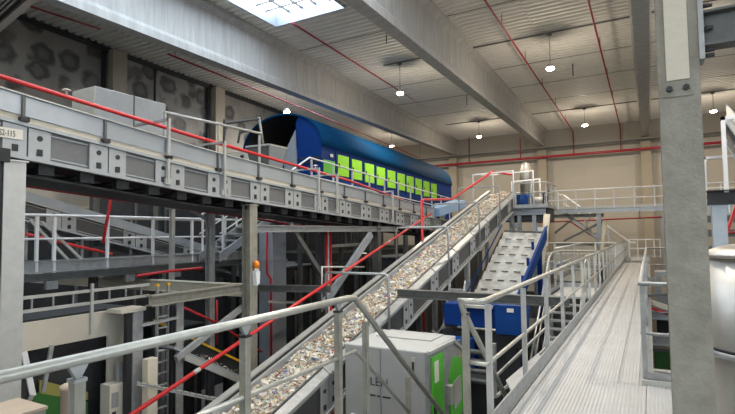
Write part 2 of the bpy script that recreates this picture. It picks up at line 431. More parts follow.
# foreground guard rail of the viewer's platform (posts stop below the tube, joined by saddles)
t = thing('guard_rail', 'thick pale tubular handrail crossing the lower left foreground, ending above the stair', 'railing', (-2.47, 4.12, 0))
sd = .8  # stair pitch, rise per metre
M().path([(-2.47, -1.5, 1.1), (-2.47, 4.0, 1.1), (-2.47, 4.12, 1.09), (-2.47, 4.2, 1.03), (-2.47, 7.3, 1.03-3.1*sd)], .03, 16).build('handrail', TUBE, t)
M().path([(-2.47, -1.5, .59), (-2.47, 4.12, .59), (-2.47, 4.2, .54), (-2.47, 6.6, .54-2.4*sd)], .018, 10).build('knee_rail', TUBE, t)
for y in (-.9, .3, 1.47, 2.64, 3.83):
    p = M().bar((-2.47, y, -.2), (-2.47, y, 1.0), .055, .055).build('post', GP, t)
    M().bar((-2.47, y, .995), (-2.47, y, 1.012), .065, .065).build('post_cap', DARK if y > 2 else G, p)
    M().prism([(-.045, .055), (-.012, 0), (.012, 0), (.045, .055), (.045, .062), (-.045, .062)], (-2.455, y, 1.012), (-2.485, y, 1.012)).build('saddle', G, p)
for y in (at(365.5, 340, X=-2.47).y, at(408, 380, X=-2.47).y):
    M().bar((-2.47, y, -(y-4.1)*sd-.3), (-2.47, y, .93-(y-4.2)*sd), .05, .05).build('post', GP, t)
# walkway deck: ribbed aluminium planks
def ribbed(m, x0, x1, y0, y1, z):
    n = int((x1-x0)/.034); w = (x1-x0)/n; prof = []
    for i in range(n):
        x = x0+i*w; prof += [(x, 0), (x+w*.45, 0), (x+w*.55, .007), (x+w*.9, .007)]
    prof.append((x1, 0))
    top = [(m.b.verts.new((a, y0, z+h)), m.b.verts.new((a, y1, z+h))) for a, h in prof]
    bot = [(m.b.verts.new((a, y0, z-.05)), m.b.verts.new((a, y1, z-.05))) for a in (x0, x1)]
    for a, b in zip(top, top[1:]): m.b.faces.new((a[0], b[0], b[1], a[1]))
    m.b.faces.new((bot[0][0], bot[1][0], bot[1][1], bot[0][1]))
    m.b.faces.new((top[0][0], top[0][1], bot[0][1], bot[0][0])); m.b.faces.new((top[-1][1], top[-1][0], bot[1][0], bot[1][1]))
wk = thing('walkway', 'long ribbed aluminium walkway running to the back wall', 'walkway', (-.6, 4.3, 0))
ys = [4.25, 6.32, 9.4, 12.5, 15.6, 18.7, 21.8, 25, 28.2, 31.2, 34.2, 36.2]
for a, b in zip(ys, ys[1:]):
    m = M(); ribbed(m, -1.2, -.09, a+.005, b-.005, 0); m.build('deck_plank', ALU, wk)
m = M(); ribbed(m, -1.2, 2.6, -2.0, 4.245, 0); m.build('deck_plank', ALU, wk)
m = M(); ribbed(m, -.085, 2.6, 4.25, 6.38, 0); m.build('deck_plank', ALU, wk)
M().channel((-1.22, 4.25, -.1), (-1.22, 36.2, -.1), .24, -.08).build('edge_beam', G, wk)
M().channel((-.1, 6.4, -.16), (-.1, 36.2, -.16), .2, .08).build('edge_beam', G, wk)
for y in (6.3, 11, 17, 23, 29, 35):
    M().bar((-1.2, y, -.14), (-.1, y, -.14), .08, .14).build('cross_bearer', GD, wk)
fp = thing('viewer_platform', 'steel platform edge below the foreground handrail at lower left', 'platform', (-1.8, 4, 0))
m = M(); ribbed(m, -2.5, -1.205, -2, 4.1, 0); m.build('deck_plank', ALU, fp)
M().channel((-2.5, -2, -.1), (-2.5, 4.1, -.1), .24, .08).build('edge_beam', G, fp)
# railing left of the walkway: handrail starts over the stair head, turns along the walkway
t = thing('guard_rail', 'long tubular railing with many posts on the left edge of the aluminium walkway', 'railing', (-1.27, 4.4, 0))
M().path([(-1.46, 6.5, 1.03-2.3*sd), (-1.46, 4.32, 1.0), (-1.46, 4.27, 1.07), (-1.46, 4.25, 1.1), (-1.4, 4.25, 1.1), (-1.31, 4.27, 1.1), (-1.27, 4.36, 1.1), (-1.27, 35.8, 1.1)], .027, 14).build('handrail', TUBE, t)
M().path([(-1.46, 4.36, .55), (-1.29, 4.34, .55), (-1.27, 4.4, .55), (-1.27, 35.8, .55)], .019, 10).build('knee_rail', TUBE, t)
y = 4.42
ps = [4.42]
while y < 35.5:
    y += 1.42; ps.append(y)
for y in ps:
    M().bar((-1.27, y, -.2), (-1.27, y, 1.06), .05, .045).build('post', GL, t)
M().bar((-1.235, 4.3, .07), (-1.235, 36, .07), .015, .15).build('toe_board', G, t)
M().bar((-1.46, 4.36, -.6), (-1.46, 4.36, .97), .055, .055).build('post', GP, t)
M().box(-1.495, -1.425, 4.325, 4.395, .97, .985).build('post_cap', DARK, t)
# foreground stair going down and away
def stair(lab, xa, xb, y0, z0, y1, z1, material=G, n=None, open_=True, group=None, dep=.22, name='stair'):
    t = thing(name, lab, 'stair', ((xa+xb)/2, y0, min(z0, z1)), group)
    for x in (xa, xb): M().bar((x, y0, z0-.08), (x, y1, z1-.08), .04, .22, shear=True).build('stringer', material, t)
    n = n or int(abs(z1-z0)/.18)
    for i in range(1, n):
        f = i/n; y = y0+(y1-y0)*f; z = z0+(z1-z0)*f
        M().box(xa+.02, xb-.02, y-dep/2, y+dep/2, z-.04, z).build('tread', G, t)
    return t
stair('steel stair descending from the foreground platform between the two handrails', -2.42, -1.5, 4.12, -.02, 9.6, -.02-5.48*sd)
# right-hand opening guard
railing('guard rail around the opening right of the walkway', [(1.6, 6.42, 0), (-.11, 6.42, 0), (-.11, 19.2, 0), (1.6, 19.2, 0)], posts=(0.05, .99, 1.12, 1.3, 1.5, 1.7, 1.85, 1.99, 2.5, 2.95), h=1.1, toe=.13, r=.025, toe_mat=G, material=G)
# near toe edge of that opening (two stacked kick plates on the slab edge)
solo('curb_angle', M().bar((-.13, 6.36, .02), (2.6, 6.36, .02), .04, .07), GL, 'pale steel curb along the near edge of the walkway opening', 'curb', (0, 6.38, 0))
railing('low end railing closing the far end of the aluminium walkway', [(-1.2, 36.0, 0), (.6, 36.0, 0)], posts=(.02, .3, .55, .8, .98), h=1.1, r=.04, material=WHITE, postmat=WHITE)

# ------------------------------------------------------------------ foreground post (right)
t = thing('steel_post', 'big pitted grey steel post standing right of the walkway in the foreground', 'post', (.23, 4.4, FLOOR))
M().prism([(-.13, -.13), (.13, -.13), (.13, -.11), (.012, -.11), (.012, .11), (.13, .11), (.13, .13), (-.13, .13), (-.13, .11), (-.012, .11), (-.012, -.11), (-.13, -.11)],
          (.235, 4.43, FLOOR), (.235, 4.43, 9.6), up=(0, 1, 0)).build('post_body', GP, t)
p = M().box(.155, .30, 4.275, 4.30, 2.80, 4.6).build('splice_plate', SPL, t)
q = M().box(.13, .32, 4.285, 4.31, 2.68, 2.80).build('splice_foot', GP, t)
for x in (.17, .275): M().lathe((x, 4.25, 2.735), [(.022, 0), (.022, .036)], 6, 'Y', False).build('bolt', DARK, q)
e = M().box(.366, .40, 4.28, 4.46, 2.93, 3.40).build('end_plate', G, t)
for z in (3.33, 3.16, 3.0, 2.96): M().path([(.40, 4.33, z), (.46, 4.33, z)], .016, 6).build('bolt', DARK, e)
b = thing('steel_beam', 'short dark steel beam bolted to the right side of the big foreground post', 'beam', (.41, 4.37, 3.03))
M().ibeam((.405, 4.38, 3.16), (4, 4.38, 3.16), .26, .16, .012).build('beam_body', GD, b)
# polished duct right of post
t = thing('round_duct', 'shiny round metal duct at the right edge behind the big post', 'duct', (.85, 5.3, FLOOR))
M().lathe((.85, 5.3, .04), [(.45, FLOOR), (.45, .42), (.45, 1.42)], 40).build('duct_shell', CHROME, t)
M().lathe((.85, 5.3, .04), [(.45, .60), (.475, .60), (.475, .625), (.475, .65), (.45, .65)], 40).build('joint_flange', G, t)
M().lathe((.85, 5.3, .04), [(.45, 1.42), (.47, 1.42), (.47, 1.45), (.3, 1.52), (.0001, 1.55)], 40).build('duct_lid', CHROME, t)
M().lathe((.85, 5.3, .04), [(.452, .655), (.462, .655), (.462, .675), (.452, .675)], 40).build('seal_ring', BLACK, t)

# ================================================================== CONVEYORS
def zat(path, y):
    for (a, za), (b, zb) in zip(path, path[1:]):
        if y <= b or (b, zb) == path[-1]: return za+(zb-za)*(y-a)/(b-a)
def run(path, ya, yb):
    """path points between ya and yb"""
    return [ya]+[y for y, _ in path if ya+.01 < y < yb-.01]+[yb]
def strip(path, x, ya, yb, w, h, dz, name, material, parent):
    ys = run(path, ya, yb); m = M()
    pr = []
    for y in ys:
        z = zat(path, y)+dz
        pr.append([m.b.verts.new((x+a, y, z+b)) for a, b in ((-w/2, -h/2), (w/2, -h/2), (w/2, h/2), (-w/2, h/2))])
    for a, c in zip(pr, pr[1:]):
        for i in range(4): m.b.faces.new((a[i], a[(i+1) % 4], c[(i+1) % 4], c[i]))
    m.b.faces.new(pr[0][::-1]); m.b.faces.new(pr[-1])
    return m.build(name, material, parent)
def side_frame(t, path, x, s, ya, yb, H, mod, plate=.27, hole=True, flg=.05, infill=INFILL, y0=None):
    """outer conveyor side: flanges top and bottom, recessed infill panels, pairs of bolted plates. s=+1 faces +X"""
    strip(path, x-s*.02, ya, yb, .09, .045, .022, 'bottom_flange', PLATE, t)
    strip(path, x-s*.02, ya, yb, .09, .045, H-.022, 'top_flange', PLATE, t)
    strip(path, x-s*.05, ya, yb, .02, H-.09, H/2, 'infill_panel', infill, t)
    y = y0 if y0 is not None else ya
    while y < yb-.2:
        for k, (a, b) in enumerate(((y, y+plate), (y+mod-plate-.02, y+mod-.02))):
            if b > yb: break
            p = strip(path, x-s*.015, a, b, .02, H-.10, H/2, 'bearing_plate', PLATE, t)
            if hole:
                c = (a+b)/2; zc = zat(path, c)
                M().box(x-.004, x+.004, c-.035, c+.035, zc+H*.18, zc+H*.18+.085).build('square_hole', BLACK, p)
                M().lathe((x-s*.003, c, zc+H*.66), [(.036, -.004), (.036, .006)], 12, 'X', False).build('round_hole', BLACK, p)
        # thin frame of the infill
        a, b = y+plate+.015, y+mod-plate-.035
        if b < yb:
            for dz in (.085, H-.085): strip(path, x-s*.03, a, b, .02, .018, dz, 'panel_lip', PLATE, t)
        y += mod
# --- high conveyor on the left
HP = [(0.2, 3.0), (3.36, 2.68), (6.2, 2.415), (16.1, 1.84), (18.2, 1.72)]
t = thing('belt_conveyor', 'long high grey conveyor on columns crossing the left half, sloping down toward the middle', 'conveyor', (-7.4, 8, 2.4))
HX = -6.8; HH = .47
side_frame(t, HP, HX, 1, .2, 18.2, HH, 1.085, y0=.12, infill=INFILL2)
strip(HP, -8.0, .2, 18.2, .05, HH, HH/2, 'far_side_frame', PLATE, t)
strip(HP, -7.4, .2, 18.2, 1.1, .02, .40, 'belt', BLACK, t)
strip(HP, -7.4, .2, 18.2, 1.1, .015, .10, 'return_belt', BLACK, t)
strip(HP, HX-.06, .2, 18.2, .05, .075, HH+.045, 'cream_rail', CREAM, t)
for x, nm in ((HX-.01, 'skirt_panel'), (-7.95, 'far_skirt_panel')):
    strip(HP, x, .2, 18.2, .012, .25, HH+.21, nm, SHEET, t)
    strip(HP, x+.015, .2, 18.2, .06, .018, HH+.345, 'skirt_cap', GL, t)
y = 1.13
while y < 18:
    z = zat(HP, y)
    b = M().bar((HX+.01, y, z+HH+.02), (HX+.01, y, z+HH+.335), .035, .035).build('skirt_rib', GD, t)
    M().box(HX-.01, HX+.07, y-.05, y+.05, z+HH+.0, z+HH+.055).build('rib_bracket', DARK, b)
    y += 1.085
y = .9
while y < 18:
    z = zat(HP, y)-.06
    M().path([(-7.9, y, z), (-6.95, y, z)], .05, 10).build('return_idler', DARK, t)
    M().box(-6.98, -6.9, y-.1, y+.1, z-.07, z+.09).build('idler_bracket', DARK, t)
    y += .55
strip(HP, -7.4, .2, 18.2, .8, .03, -.16, 'drip_tray', DARK, t)
# code plate on the conveyor side by the left post
p = M().box(HX+.0, HX+.012, 3.02, 3.30, zat(HP, 3.1)+.22, zat(HP, 3.1)+.345).build('code_plate', PAPER, t)
text('S2-115', .105, INK, p, (HX+.014, 3.035, zat(HP, 3.1)+.245), (math.pi/2, 0, math.pi/2)).scale = (.62, 1, 1)
# brackets carrying the red pipe over the high conveyor
def pole(x, y, zb, zt, arm, lab, mt=GL):
    t = thing('pipe_bracket', lab, 'bracket', (x, y, zb), 'brackets carrying the red pipe over the high conveyor')
    M().bar((x, y, zb), (x, y, zt), .05, .04).build('upright', mt, t)
    M().bar((x+.02, y, zt-.02), (x-arm, y, zt-.02), .04, .04).build('arm', mt, t)
    M().box(x-.035, x+.01, y-.05, y+.05, zb, zb+.1).build('foot_plate', mt, t)
    return t
for y, zt, lab in ((5.45, 3.62, 'white pipe bracket on the high conveyor side below the silver sheet box'), (6.68, 3.44, 'white pipe bracket on the high conveyor, second from the left'),
                   (9.7, 3.28, 'white pipe bracket on the high conveyor in front of the blue housing front'), (10.5, 3.22, 'white pipe bracket on the high conveyor beside the first green doors'),
                   (13.6, 3.0, 'white pipe bracket on the high conveyor in front of the middle green doors')):
    pole(HX+.045, y, zat(HP, y)+.05, zt, .85 if y < 13 else .9, lab)
pipe('sprinkler_pipe', [(-7.1, 1.0, 3.93), (-7.1, 3.16, 3.755), (-7.1, 6.2, 3.50), (-7.1, 11.7, 3.15), (-7.0, 16.4, 2.62)], .032, RED, 'bright red pipe running down along the top of the high conveyor',
     n=10)
for y, z, lab in ((4.0, 3.70, 'small pale sprinkler head on the left end of the bright red pipe'), (10.05, 3.31, 'small pale sprinkler head on the bright red pipe before the blue housing')):
    t = thing('fire_sprinkler', lab, 'sprinkler', (-7.1, y, z))
    M().path([(-7.1, y, z), (-7.1, y, z+.07)], .014, 8).build('stem', GL, t)
    M().lathe((-7.1, y, z+.07), [(.05, 0), (.06, .012), (.02, .03)], 14).build('deflector', PAPER, t)

# --- sloping belt in the middle
SL = .279
IP = [(2.6, -2.567), (21.3, -2.567+18.7*SL)]      # bottom edge of the side frame
def ib(y): return zat(IP, y)
t = thing('belt_conveyor', 'sloping grey conveyor carrying pale plastic flakes up through the middle of the hall', 'conveyor', (-5.35, 12, 0))
IXR, IXL = -4.8, -5.95
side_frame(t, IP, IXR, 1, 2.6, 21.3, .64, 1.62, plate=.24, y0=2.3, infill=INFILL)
strip(IP, IXL, 2.6, 21.3, .06, .5, .25, 'far_side_frame', PLATE, t)
strip(IP, -5.38, 2.6, 21.3, 1.05, .02, .5, 'belt', BLACK, t)
strip(IP, -5.38, 2.6, 21.3, 1.0, .02, .12, 'return_belt', BLACK, t)
# right cover plates, one per module, sloping in to the belt
y = 2.3
k = 0
while y < 21:
    a, b = max(2.6, y), min(21.3, y+1.6)
    za, zb = ib(a), ib(b)
    M().poly_slab([(IXR+.02, a, za+.655), (IXR+.02, b, zb+.655), (IXR-.11, b, zb+.745), (IXR-.11, a, za+.745)], (-.012, 0, -.008)).build('cover_plate', G, t)
    M().bar((IXR+.03, b, zb+.645), (IXR-.12, b, zb+.755), .04, .03).build('cover_strap', G, t)
    y += 1.62
strip(IP, IXR-.115, 2.6, 21.3, .03, .03, .755, 'cover_edge', GD, t)
strip(IP, IXR-.13, 2.6, 21.3, .015, .24, .64, 'skirt', GD, t)
strip(IP, IXL+.01, 2.6, 21.3, .13, .03, .82, 'far_top_rail', GL, t)
strip(IP, IXL-.05, 2.6, 21.3, .02, .34, .63, 'far_cover', G, t)
strip(IP, IXL+.10, 2.6, 21.3, .05, .10, .75, 'dark_gap_strip', BLACK, t)  # black strip painted where the gap between the rails is dark
strip(IP, IXL+.15, 2.6, 21.3, .04, .02, .78, 'inner_rail', GL, t)
strip(IP, IXL+.17, 2.6, 21.3, .012, .24, .66, 'far_skirt', SHEET, t)
y = 3.2
while y < 21:
    M().path([(-5.9, y, ib(y)-.02), (-4.86, y, ib(y)-.02)], .045, 10).build('return_idler', DARK, t)
    y += 1.62
M().path([(-5.85, 21.35, ib(21.3)+.3), (-4.85, 21.35, ib(21.3)+.3)], .2, 20).build('head_drum', GD, t)
for x in (-4.83, -5.9):
    for y in (8.1, 14.7, 20.6):
        M().bar((x, y, FLOOR), (x, y, ib(y)+.02), .14, .14).build('support_leg', G, t)
# flakes on the belt
def flakes():
    cols = [(.68, .61, .49), (.74, .70, .62), (.58, .48, .35), (.46, .38, .28), (.58, .56, .53), (.78, .76, .72), (.30, .27, .23), (.10, .10, .11),
            (.50, .10, .07), (.10, .17, .40), (.70, .48, .08), (.16, .36, .16), (.62, .33, .15), (.35, .50, .60)]
    ms = [mat('flake_%s' % n, c, .6) for n, c in zip('cream white tan brown grey paper umber black red blue yellow green orange sky'.split(), cols)]
    wts = [18, 20, 12, 6, 10, 15, 2.5, 1.2, 1.8, 1.8, 2.6, 1, 2.6, 1.6]
    m = M(); b = m.b; R = random.Random(3)
    x0, x1 = IXL+.18, IXR-.14
    def zs(x, y):
        u = (x-x0)/(x1-x0)*2-1
        return ib(y)+.66+.085*(1-u*u)+.03*math.sin(y*5.3+x*9)+.02*math.sin(y*11-x*17)
    ny, nx = 330, 12; grid = []
    for i in range(ny+1):
        y = 2.8+18.4*i/ny; row = []
        for j in range(nx+1):
            x = x0+(x1-x0)*j/nx
            row.append(b.verts.new((x+R.uniform(-.02, .02)*(0 < j < nx), y+R.uniform(-.02, .02), zs(x, y)+R.uniform(-.012, .012))))
        grid.append(row)
    idx = list(range(len(ms)))
    for i in range(ny):
        for j in range(nx):
            f = b.faces.new((grid[i][j], grid[i][j+1], grid[i+1][j+1], grid[i+1][j])); f.material_index = R.choices(idx, wts)[0]
    for k in range(15000):
        y = 2.9+18.2*(R.random()**1.25); x = R.uniform(x0+.01, x1-.01)
        s = R.uniform(.012, .04) if R.random() < .9 else R.uniform(.04, .065)
        c = V((x, y, zs(x, y)+R.uniform(.0, .03)))
        n = V((R.gauss(0, .5), R.gauss(0, .5), 1)).normalized(); a = R.uniform(0, 6.28)
        e1 = n.cross(V((math.cos(a), math.sin(a), .1))).normalized(); e2 = n.cross(e1)
        q = s*R.uniform(.5, 1)
        top = [b.verts.new(c+e1*(s*i)+e2*(q*j)+n*R.uniform(.002, .012)) for i, j in ((-1, -.7), (.8, -1), (1, .8), (-.6, 1))]
        lo = b.verts.new(c-n*.01)
        mi = R.choices(idx, wts)[0]
        for f in [b.faces.new(top)]+[b.faces.new((top[(i+1) % 4], top[i], lo)) for i in range(4)]: f.material_index = mi
    o = m.build('plastic_flakes', ms[0], None, ms[1:])
    o['kind'] = 'stuff'; tag(o, 'pale mixed plastic flakes heaped on the sloping belt', 'waste')
flakes()
# portal frames over the sloping belt
def portal(y, lab, h=1.05, mt=G, hx=None):
    zb = ib(y)+.5; t = thing('pipe_portal', lab, 'frame', (-5.3, y, zb), 'portal frames over the sloping belt')
    xr, xl = IXR+.05, IXL-.36
    M().path([(xr, y, zb-.5), (xr, y, zb+h-.06), (xr-.06, y, zb+h), (xl+.06, y, zb+h), (xl, y, zb+h-.06), (xl, y, zb-.35)], .028, 8).build('frame_tube', mt, t)
    M().box(xr-.04, xr+.03, y-.05, y+.05, zb-.52, zb-.36).build('foot_plate', mt, t)
for y, lab in ((9.3, 'tube portal frame over the belt just above the grey control cabinet'), (12.9, 'tube portal frame over the middle of the sloping belt'),
               (15.8, 'tube portal frame over the upper half of the sloping belt'), (18.4, 'tube portal frame over the belt below its head')):
    portal(y, lab)
# red pipes beside and over the sloping belt
t = pipe('sprinkler_pipe', [(-6.25, 4.0, -.86), (-6.25, 15.4, 2.34)], .033, RED, 'bright red straight pipe rising along the left side of the sloping belt', n=12)
for y in (5.6, 9.9, 12.3):
    M().path([(-6.25, y-.06, -.86+(y-.06-4)*.2807), (-6.25, y+.06, -.86+(y+.06-4)*.2807)], .037, 10).build('pipe_coupling', GL, t)
for y, lab in ((7.4, 'flat pale sprinkler head above the red pipe by the yellow strip'), (11.0, 'flat pale sprinkler head above the red pipe near the middle')):
    z = -.86+(y-4)*.2807
    t = thing('fire_sprinkler', lab, 'sprinkler', (-6.25, y, z))
    M().path([(-6.25, y, z), (-6.3, y, z+.09)], .016, 8).build('stem', GD, t)
    M().lathe((-6.3, y, z+.09), [(.07, 0), (.085, .012), (.03, .03)], 16).build('deflector', PAPER, t)
pipe('sprinkler_pipe', [(-6.0, 14.05, -1.2), (-6.0, 14.05, 2.66), (-6.0, 14.2, 2.72), (-5.95, 16.6, 2.86), (-5.6, 20.6, 4.2), (-4.9, 21.4, 4.1)], .04, RED, 'red pipe climbing vertically then bending up over the top of the belt', n=12)
# head of the sloping belt
t = thing('conveyor_hood', 'cluster of white frames standing around the head of the sloping belt', 'frame', (-5.3, 21.2, 2.9))
for xa, y, zt in ((-6.35, 20.4, 4.1), (-5.75, 21.3, 4.15)):
    M().path([(xa, y, 2.4), (xa, y, zt), (xa+1.65, y, zt+.05), (xa+1.65, y, 2.6)], .03, 8).build('hood_frame', WHITE, t)
M().path([(-5.1, 21.9, 2.5), (-5.1, 21.9, 3.85), (-3.95, 21.9, 3.9), (-3.95, 21.9, 2.5)], .035, 8).build('hood_frame', WHITE, t)
M().bar((-6.2, 20.4, 4.1), (-5.6, 21.3, 4.15), .05, .05).build('cross_tie', WHITE, t)
t = thing('exhaust_pipe', 'shiny dome topped vertical exhaust pipe with blue band near the back wall', 'pipe', (-4.62, 22.4, 2.6))
M().lathe((-4.62, 22.4, 0), [(.24, 3.3), (.24, 4.3), (.22, 4.5), (.16, 4.65), (.08, 4.74), (.001, 4.76)], 24).build('pipe_shell', CHROME, t)
M().lathe((-4.62, 22.4, 0), [(.245, 2.6), (.245, 3.3)], 24).build('blue_band', BLUEB, t)
M().bar((-4.44, 22.25, 2.7), (-4.34, 22.22, 3.9), .05, .05).build('white_strut', WHITE, t)
solo('blue_hood', M().prism([(-.45, 0), (.45, 0), (.4, .28), (.2, .42), (-.3, .42)], (-6.0, 23.2, 2.95), (-4.9, 23.2, 2.95)), BLUEB, 'blue rounded hood behind the head of the belt', 'hood', (-5.5, 23, 2.95))
solo('blue_hood', M().prism([(-.3, 0), (.3, 0), (.25, .3), (-.2, .34)], (-6.9, 17.2, 2.3), (-6.9, 20.2, 2.75)), SKYBLUE, 'light blue hood left of the belt head beside the red pipe', 'hood', (-6.9, 18, 2.3))

# --- lower conveyor behind the left platform
LP = [(2.0, 3.05), (5.36, 2.02), (9.43, .98), (14, -.3)]
t = thing('belt_conveyor', 'lower grey conveyor descending in the shade behind the left platform railing', 'conveyor', (-11.3, 6, 1.5))
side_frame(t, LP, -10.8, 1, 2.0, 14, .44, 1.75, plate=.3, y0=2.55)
strip(LP, -11.9, 2, 14, .05, .44, .22, 'far_side_frame', G, t)
strip(LP, -11.35, 2, 14, 1.0, .02, .36, 'belt', BLACK, t)
strip(LP, -10.86, 2, 14, .02, .16, .54, 'skirt_panel', SHEET, t)
for y in (4.4, 8.6): M().bar((-10.85, y, FLOOR), (-10.85, y, zat(LP, y)), .12, .12).build('support_leg', G, t)

# ================================================================== LEFT SIDE: HOUSING, BOXES
# blue drum housing
t = thing('drum_housing', 'long blue drum screen housing with curved roof and lime green doors', 'machine', (-13, 16, 3))
def tz(y): return 5.17-.03*(y-16)
Y0, Y1 = 16.0, 30.6
def arch(n=18, r=0): return [(-13+(2.0+r)*math.cos(math.pi*i/n), (1.42+r)*math.sin(math.pi*i/n)**.92) for i in range(n+1)]
m = M(); a, b = arch(), arch(r=.07)
rings = []
for y in (Y0-.05, Y1+.05):
    rings.append(([m.b.verts.new((x, y, tz(y)+z)) for x, z in b], [m.b.verts.new((x, y, tz(y)+z)) for x, z in a]))
(o0, i0), (o1, i1) = rings
for k in range(len(a)-1):
    f = m.b.faces.new((o0[k], o0[k+1], o1[k+1], o1[k])); f.smooth = True
    m.b.faces.new((i0[k], i1[k], i1[k+1], i0[k+1])); m.b.faces.new((o0[k], i0[k], i0[k+1], o0[k+1])); m.b.faces.new((o1[k], o1[k+1], i1[k+1], i1[k]))
for k in (0, len(a)-1): m.b.faces.new((o0[k], o1[k], i1[k], i0[k]))
m.build('curved_roof', BLUER, t)
M().poly_slab([(-11.0, Y0, 2.8), (-11.0, Y1, 2.4), (-11.0, Y1, tz(Y1)), (-11.0, Y0, tz(Y0))], (-.06, 0, 0)).build('side_wall', BLUE, t)
M().poly_slab([(-15.0, Y0, 2.8), (-15.0, Y1, 2.4), (-15.0, Y1, tz(Y1)), (-15.0, Y0, tz(Y0))], (.06, 0, 0)).build('far_side_wall', BLUE, t)
# near end: blue panel on the right part following the arch, dark mouth on the left
pts = [(-11.02, Y0+.03, 2.8), (-12.05, Y0+.03, 2.8)]
zs = tz(Y0)
pts += [(-12.28, Y0+.03, zs+1.0)]+[(x, Y0+.03, zs+z) for x, z in arch(36)[::-1] if x > -12.3 and x < -11.0]+[(-11.0, Y0+.03, zs)]
M().poly_slab(pts, (0, .05, 0)).build('end_panel', BLUE, t)
for z in (4.55, 4.72): M().bar((-12.1, Y0+.0, z), (-11.0, Y0+.0, z), .03, .05).build('end_rib', DARK, t)
M().poly_slab([(x, Y0+2.5, zs-.1+z) for x, z in arch(18)]+[(-15, Y0+2.5, 2.8), (-11.1, Y0+2.5, 2.8)], (0, .05, 0)).build('mouth_shade_back', BLACK, t)  # black back sheet, paints the mouth's interior shade
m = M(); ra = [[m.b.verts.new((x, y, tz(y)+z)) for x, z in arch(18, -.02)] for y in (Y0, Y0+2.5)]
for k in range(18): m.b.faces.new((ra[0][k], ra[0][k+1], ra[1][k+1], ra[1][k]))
m.build('mouth_shade', BLACK, t)  # black inner skin added so the mouth looks dark inside
M().poly_slab([(-15, Y1, 2.4), (-11, Y1, 2.4)]+[(x, Y1, tz(Y1)+z) for x, z in arch(18)], (0, .05, 0)).build('far_end_panel', BLUE, t)
M().poly_slab([(-12.1, Y0-.05, 3.3), (-12.75, Y0-.05, 3.4), (-12.85, Y0-.05, 4.9), (-12.25, Y0-.05, 5.9)], (0, .04, 0)).build('mouth_plate', SHEET, t)
M().bar((-14.9, Y0+.2, 5.0), (-12.2, Y0+.2, 5.0), .1, .35).build('mouth_sill', CREAM, t)
for k in range(10):
    y = 17.13+1.115*k; zt = tz(y)-.19-.006*k
    d = M().box(-11.0, -10.965, y, y+.84, zt-.86, zt, .008).build('door', LIME, t)
    M().box(-10.965, -10.94, y+.05, y+.1, zt-.5, zt-.36).build('door_latch', DARK, d)
    M().bar((-10.985, y-.13, zt-1.0), (-10.985, y-.13, zt+.12), .03, .05).build('door_frame_rib', BLUE, t)
d = M().box(-11.0, -10.965, 16.1, 16.9, 4.0, 4.62, .008).build('door', GREEN, t)
M().box(-10.97, -10.955, 16.55, 16.75, 4.78, 4.9).build('white_sign', PAPER, t)
strip([(Y0, 5.17), (Y1, tz(Y1))], -11.0, Y0, Y1, .08, .06, 0, 'eave_trim', BLUE, t)
for y in (16.6, 20, 24, 28, 30.2):
    for x in (-11.2, -14.8): M().bar((x, y, FLOOR), (x, y, 2.7), .2, .2).build('support_leg', GD, t)
solo('deck_beam', M().bar((-11, 16, 2.45), (-11, 31, 2.2), .2, .3), GD, 'grey steel beam under the blue drum housing', 'beam', (-11, 16, 2.4))
# sloped railing in front of the drum housing
RP = [(10.9, 2.85), (24.5, 2.25)]
t = thing('guard_rail', 'white sloping guard rail in front of the lime green doors', 'railing', (-8.4, 11.7, 2.8))
M().path([(-8.4, 10.6, 3.35), (-8.4, 11.6, 3.9), (-8.4, 24.3, 3.31)], .024, 10).build('handrail', WHITE, t)
M().path([(-8.4, 11.3, 3.38), (-8.4, 24.3, 2.8)], .017, 8).build('knee_rail', WHITE, t)
for k in range(12):
    y = 11.7+1.14*k; M().bar((-8.4, y, zat(RP, y)), (-8.4, y, zat(RP, y)+1.04), .045, .04).build('post', GL, t)
strip(RP, -8.75, 10.6, 24.5, .8, .06, -.03, 'catwalk_deck', GD, t)
for y in (11, 15, 19, 23.5): M().bar((-8.9, y, FLOOR), (-8.9, y, zat(RP, y)-.05), .12, .12).build('support_leg', GD, t)
# silver sheet box
t = thing('sheet_box', 'silver sheet metal box standing behind the high conveyor at upper left', 'box', (-11.5, 7.8, 3.0))
xl = at(72, 91, Y=6.84).x
M().box(xl, -11, 6.84, 8.78, 3.2, 5.19, .02).build('box_body', BEIGE, t)
for y0, y1 in ((6.86, 7.82), (7.86, 8.76)): M().box(-11.0, -10.985, y0, y1, 3.3, 5.17).build('side_sheet', SHEET, t)
M().bar((-10.99, 7.84, 3.3), (-10.99, 7.84, 5.18), .03, .03).build('seam_strip', GD, t)
for y in (7, 8.6): M().bar((-11.2, y, FLOOR), (-11.2, y, 3.2), .15, .15).build('support_leg', GD, t)
# pale rail behind the conveyor
t = thing('guard_rail', 'single pale tube rail behind the high conveyor, right of the silver sheet box', 'railing', (-9.3, 8, 3.3))
M().path([(-9.3, 7.4, 4.46), (-9.3, 10.6, 4.52)], .032, 10).build('handrail', GL, t)
for y in (7.4, 9.0, 10.5): M().bar((-9.3, y, 2.6), (-9.3, y, 4.46), .05, .05).build('post', GL, t)
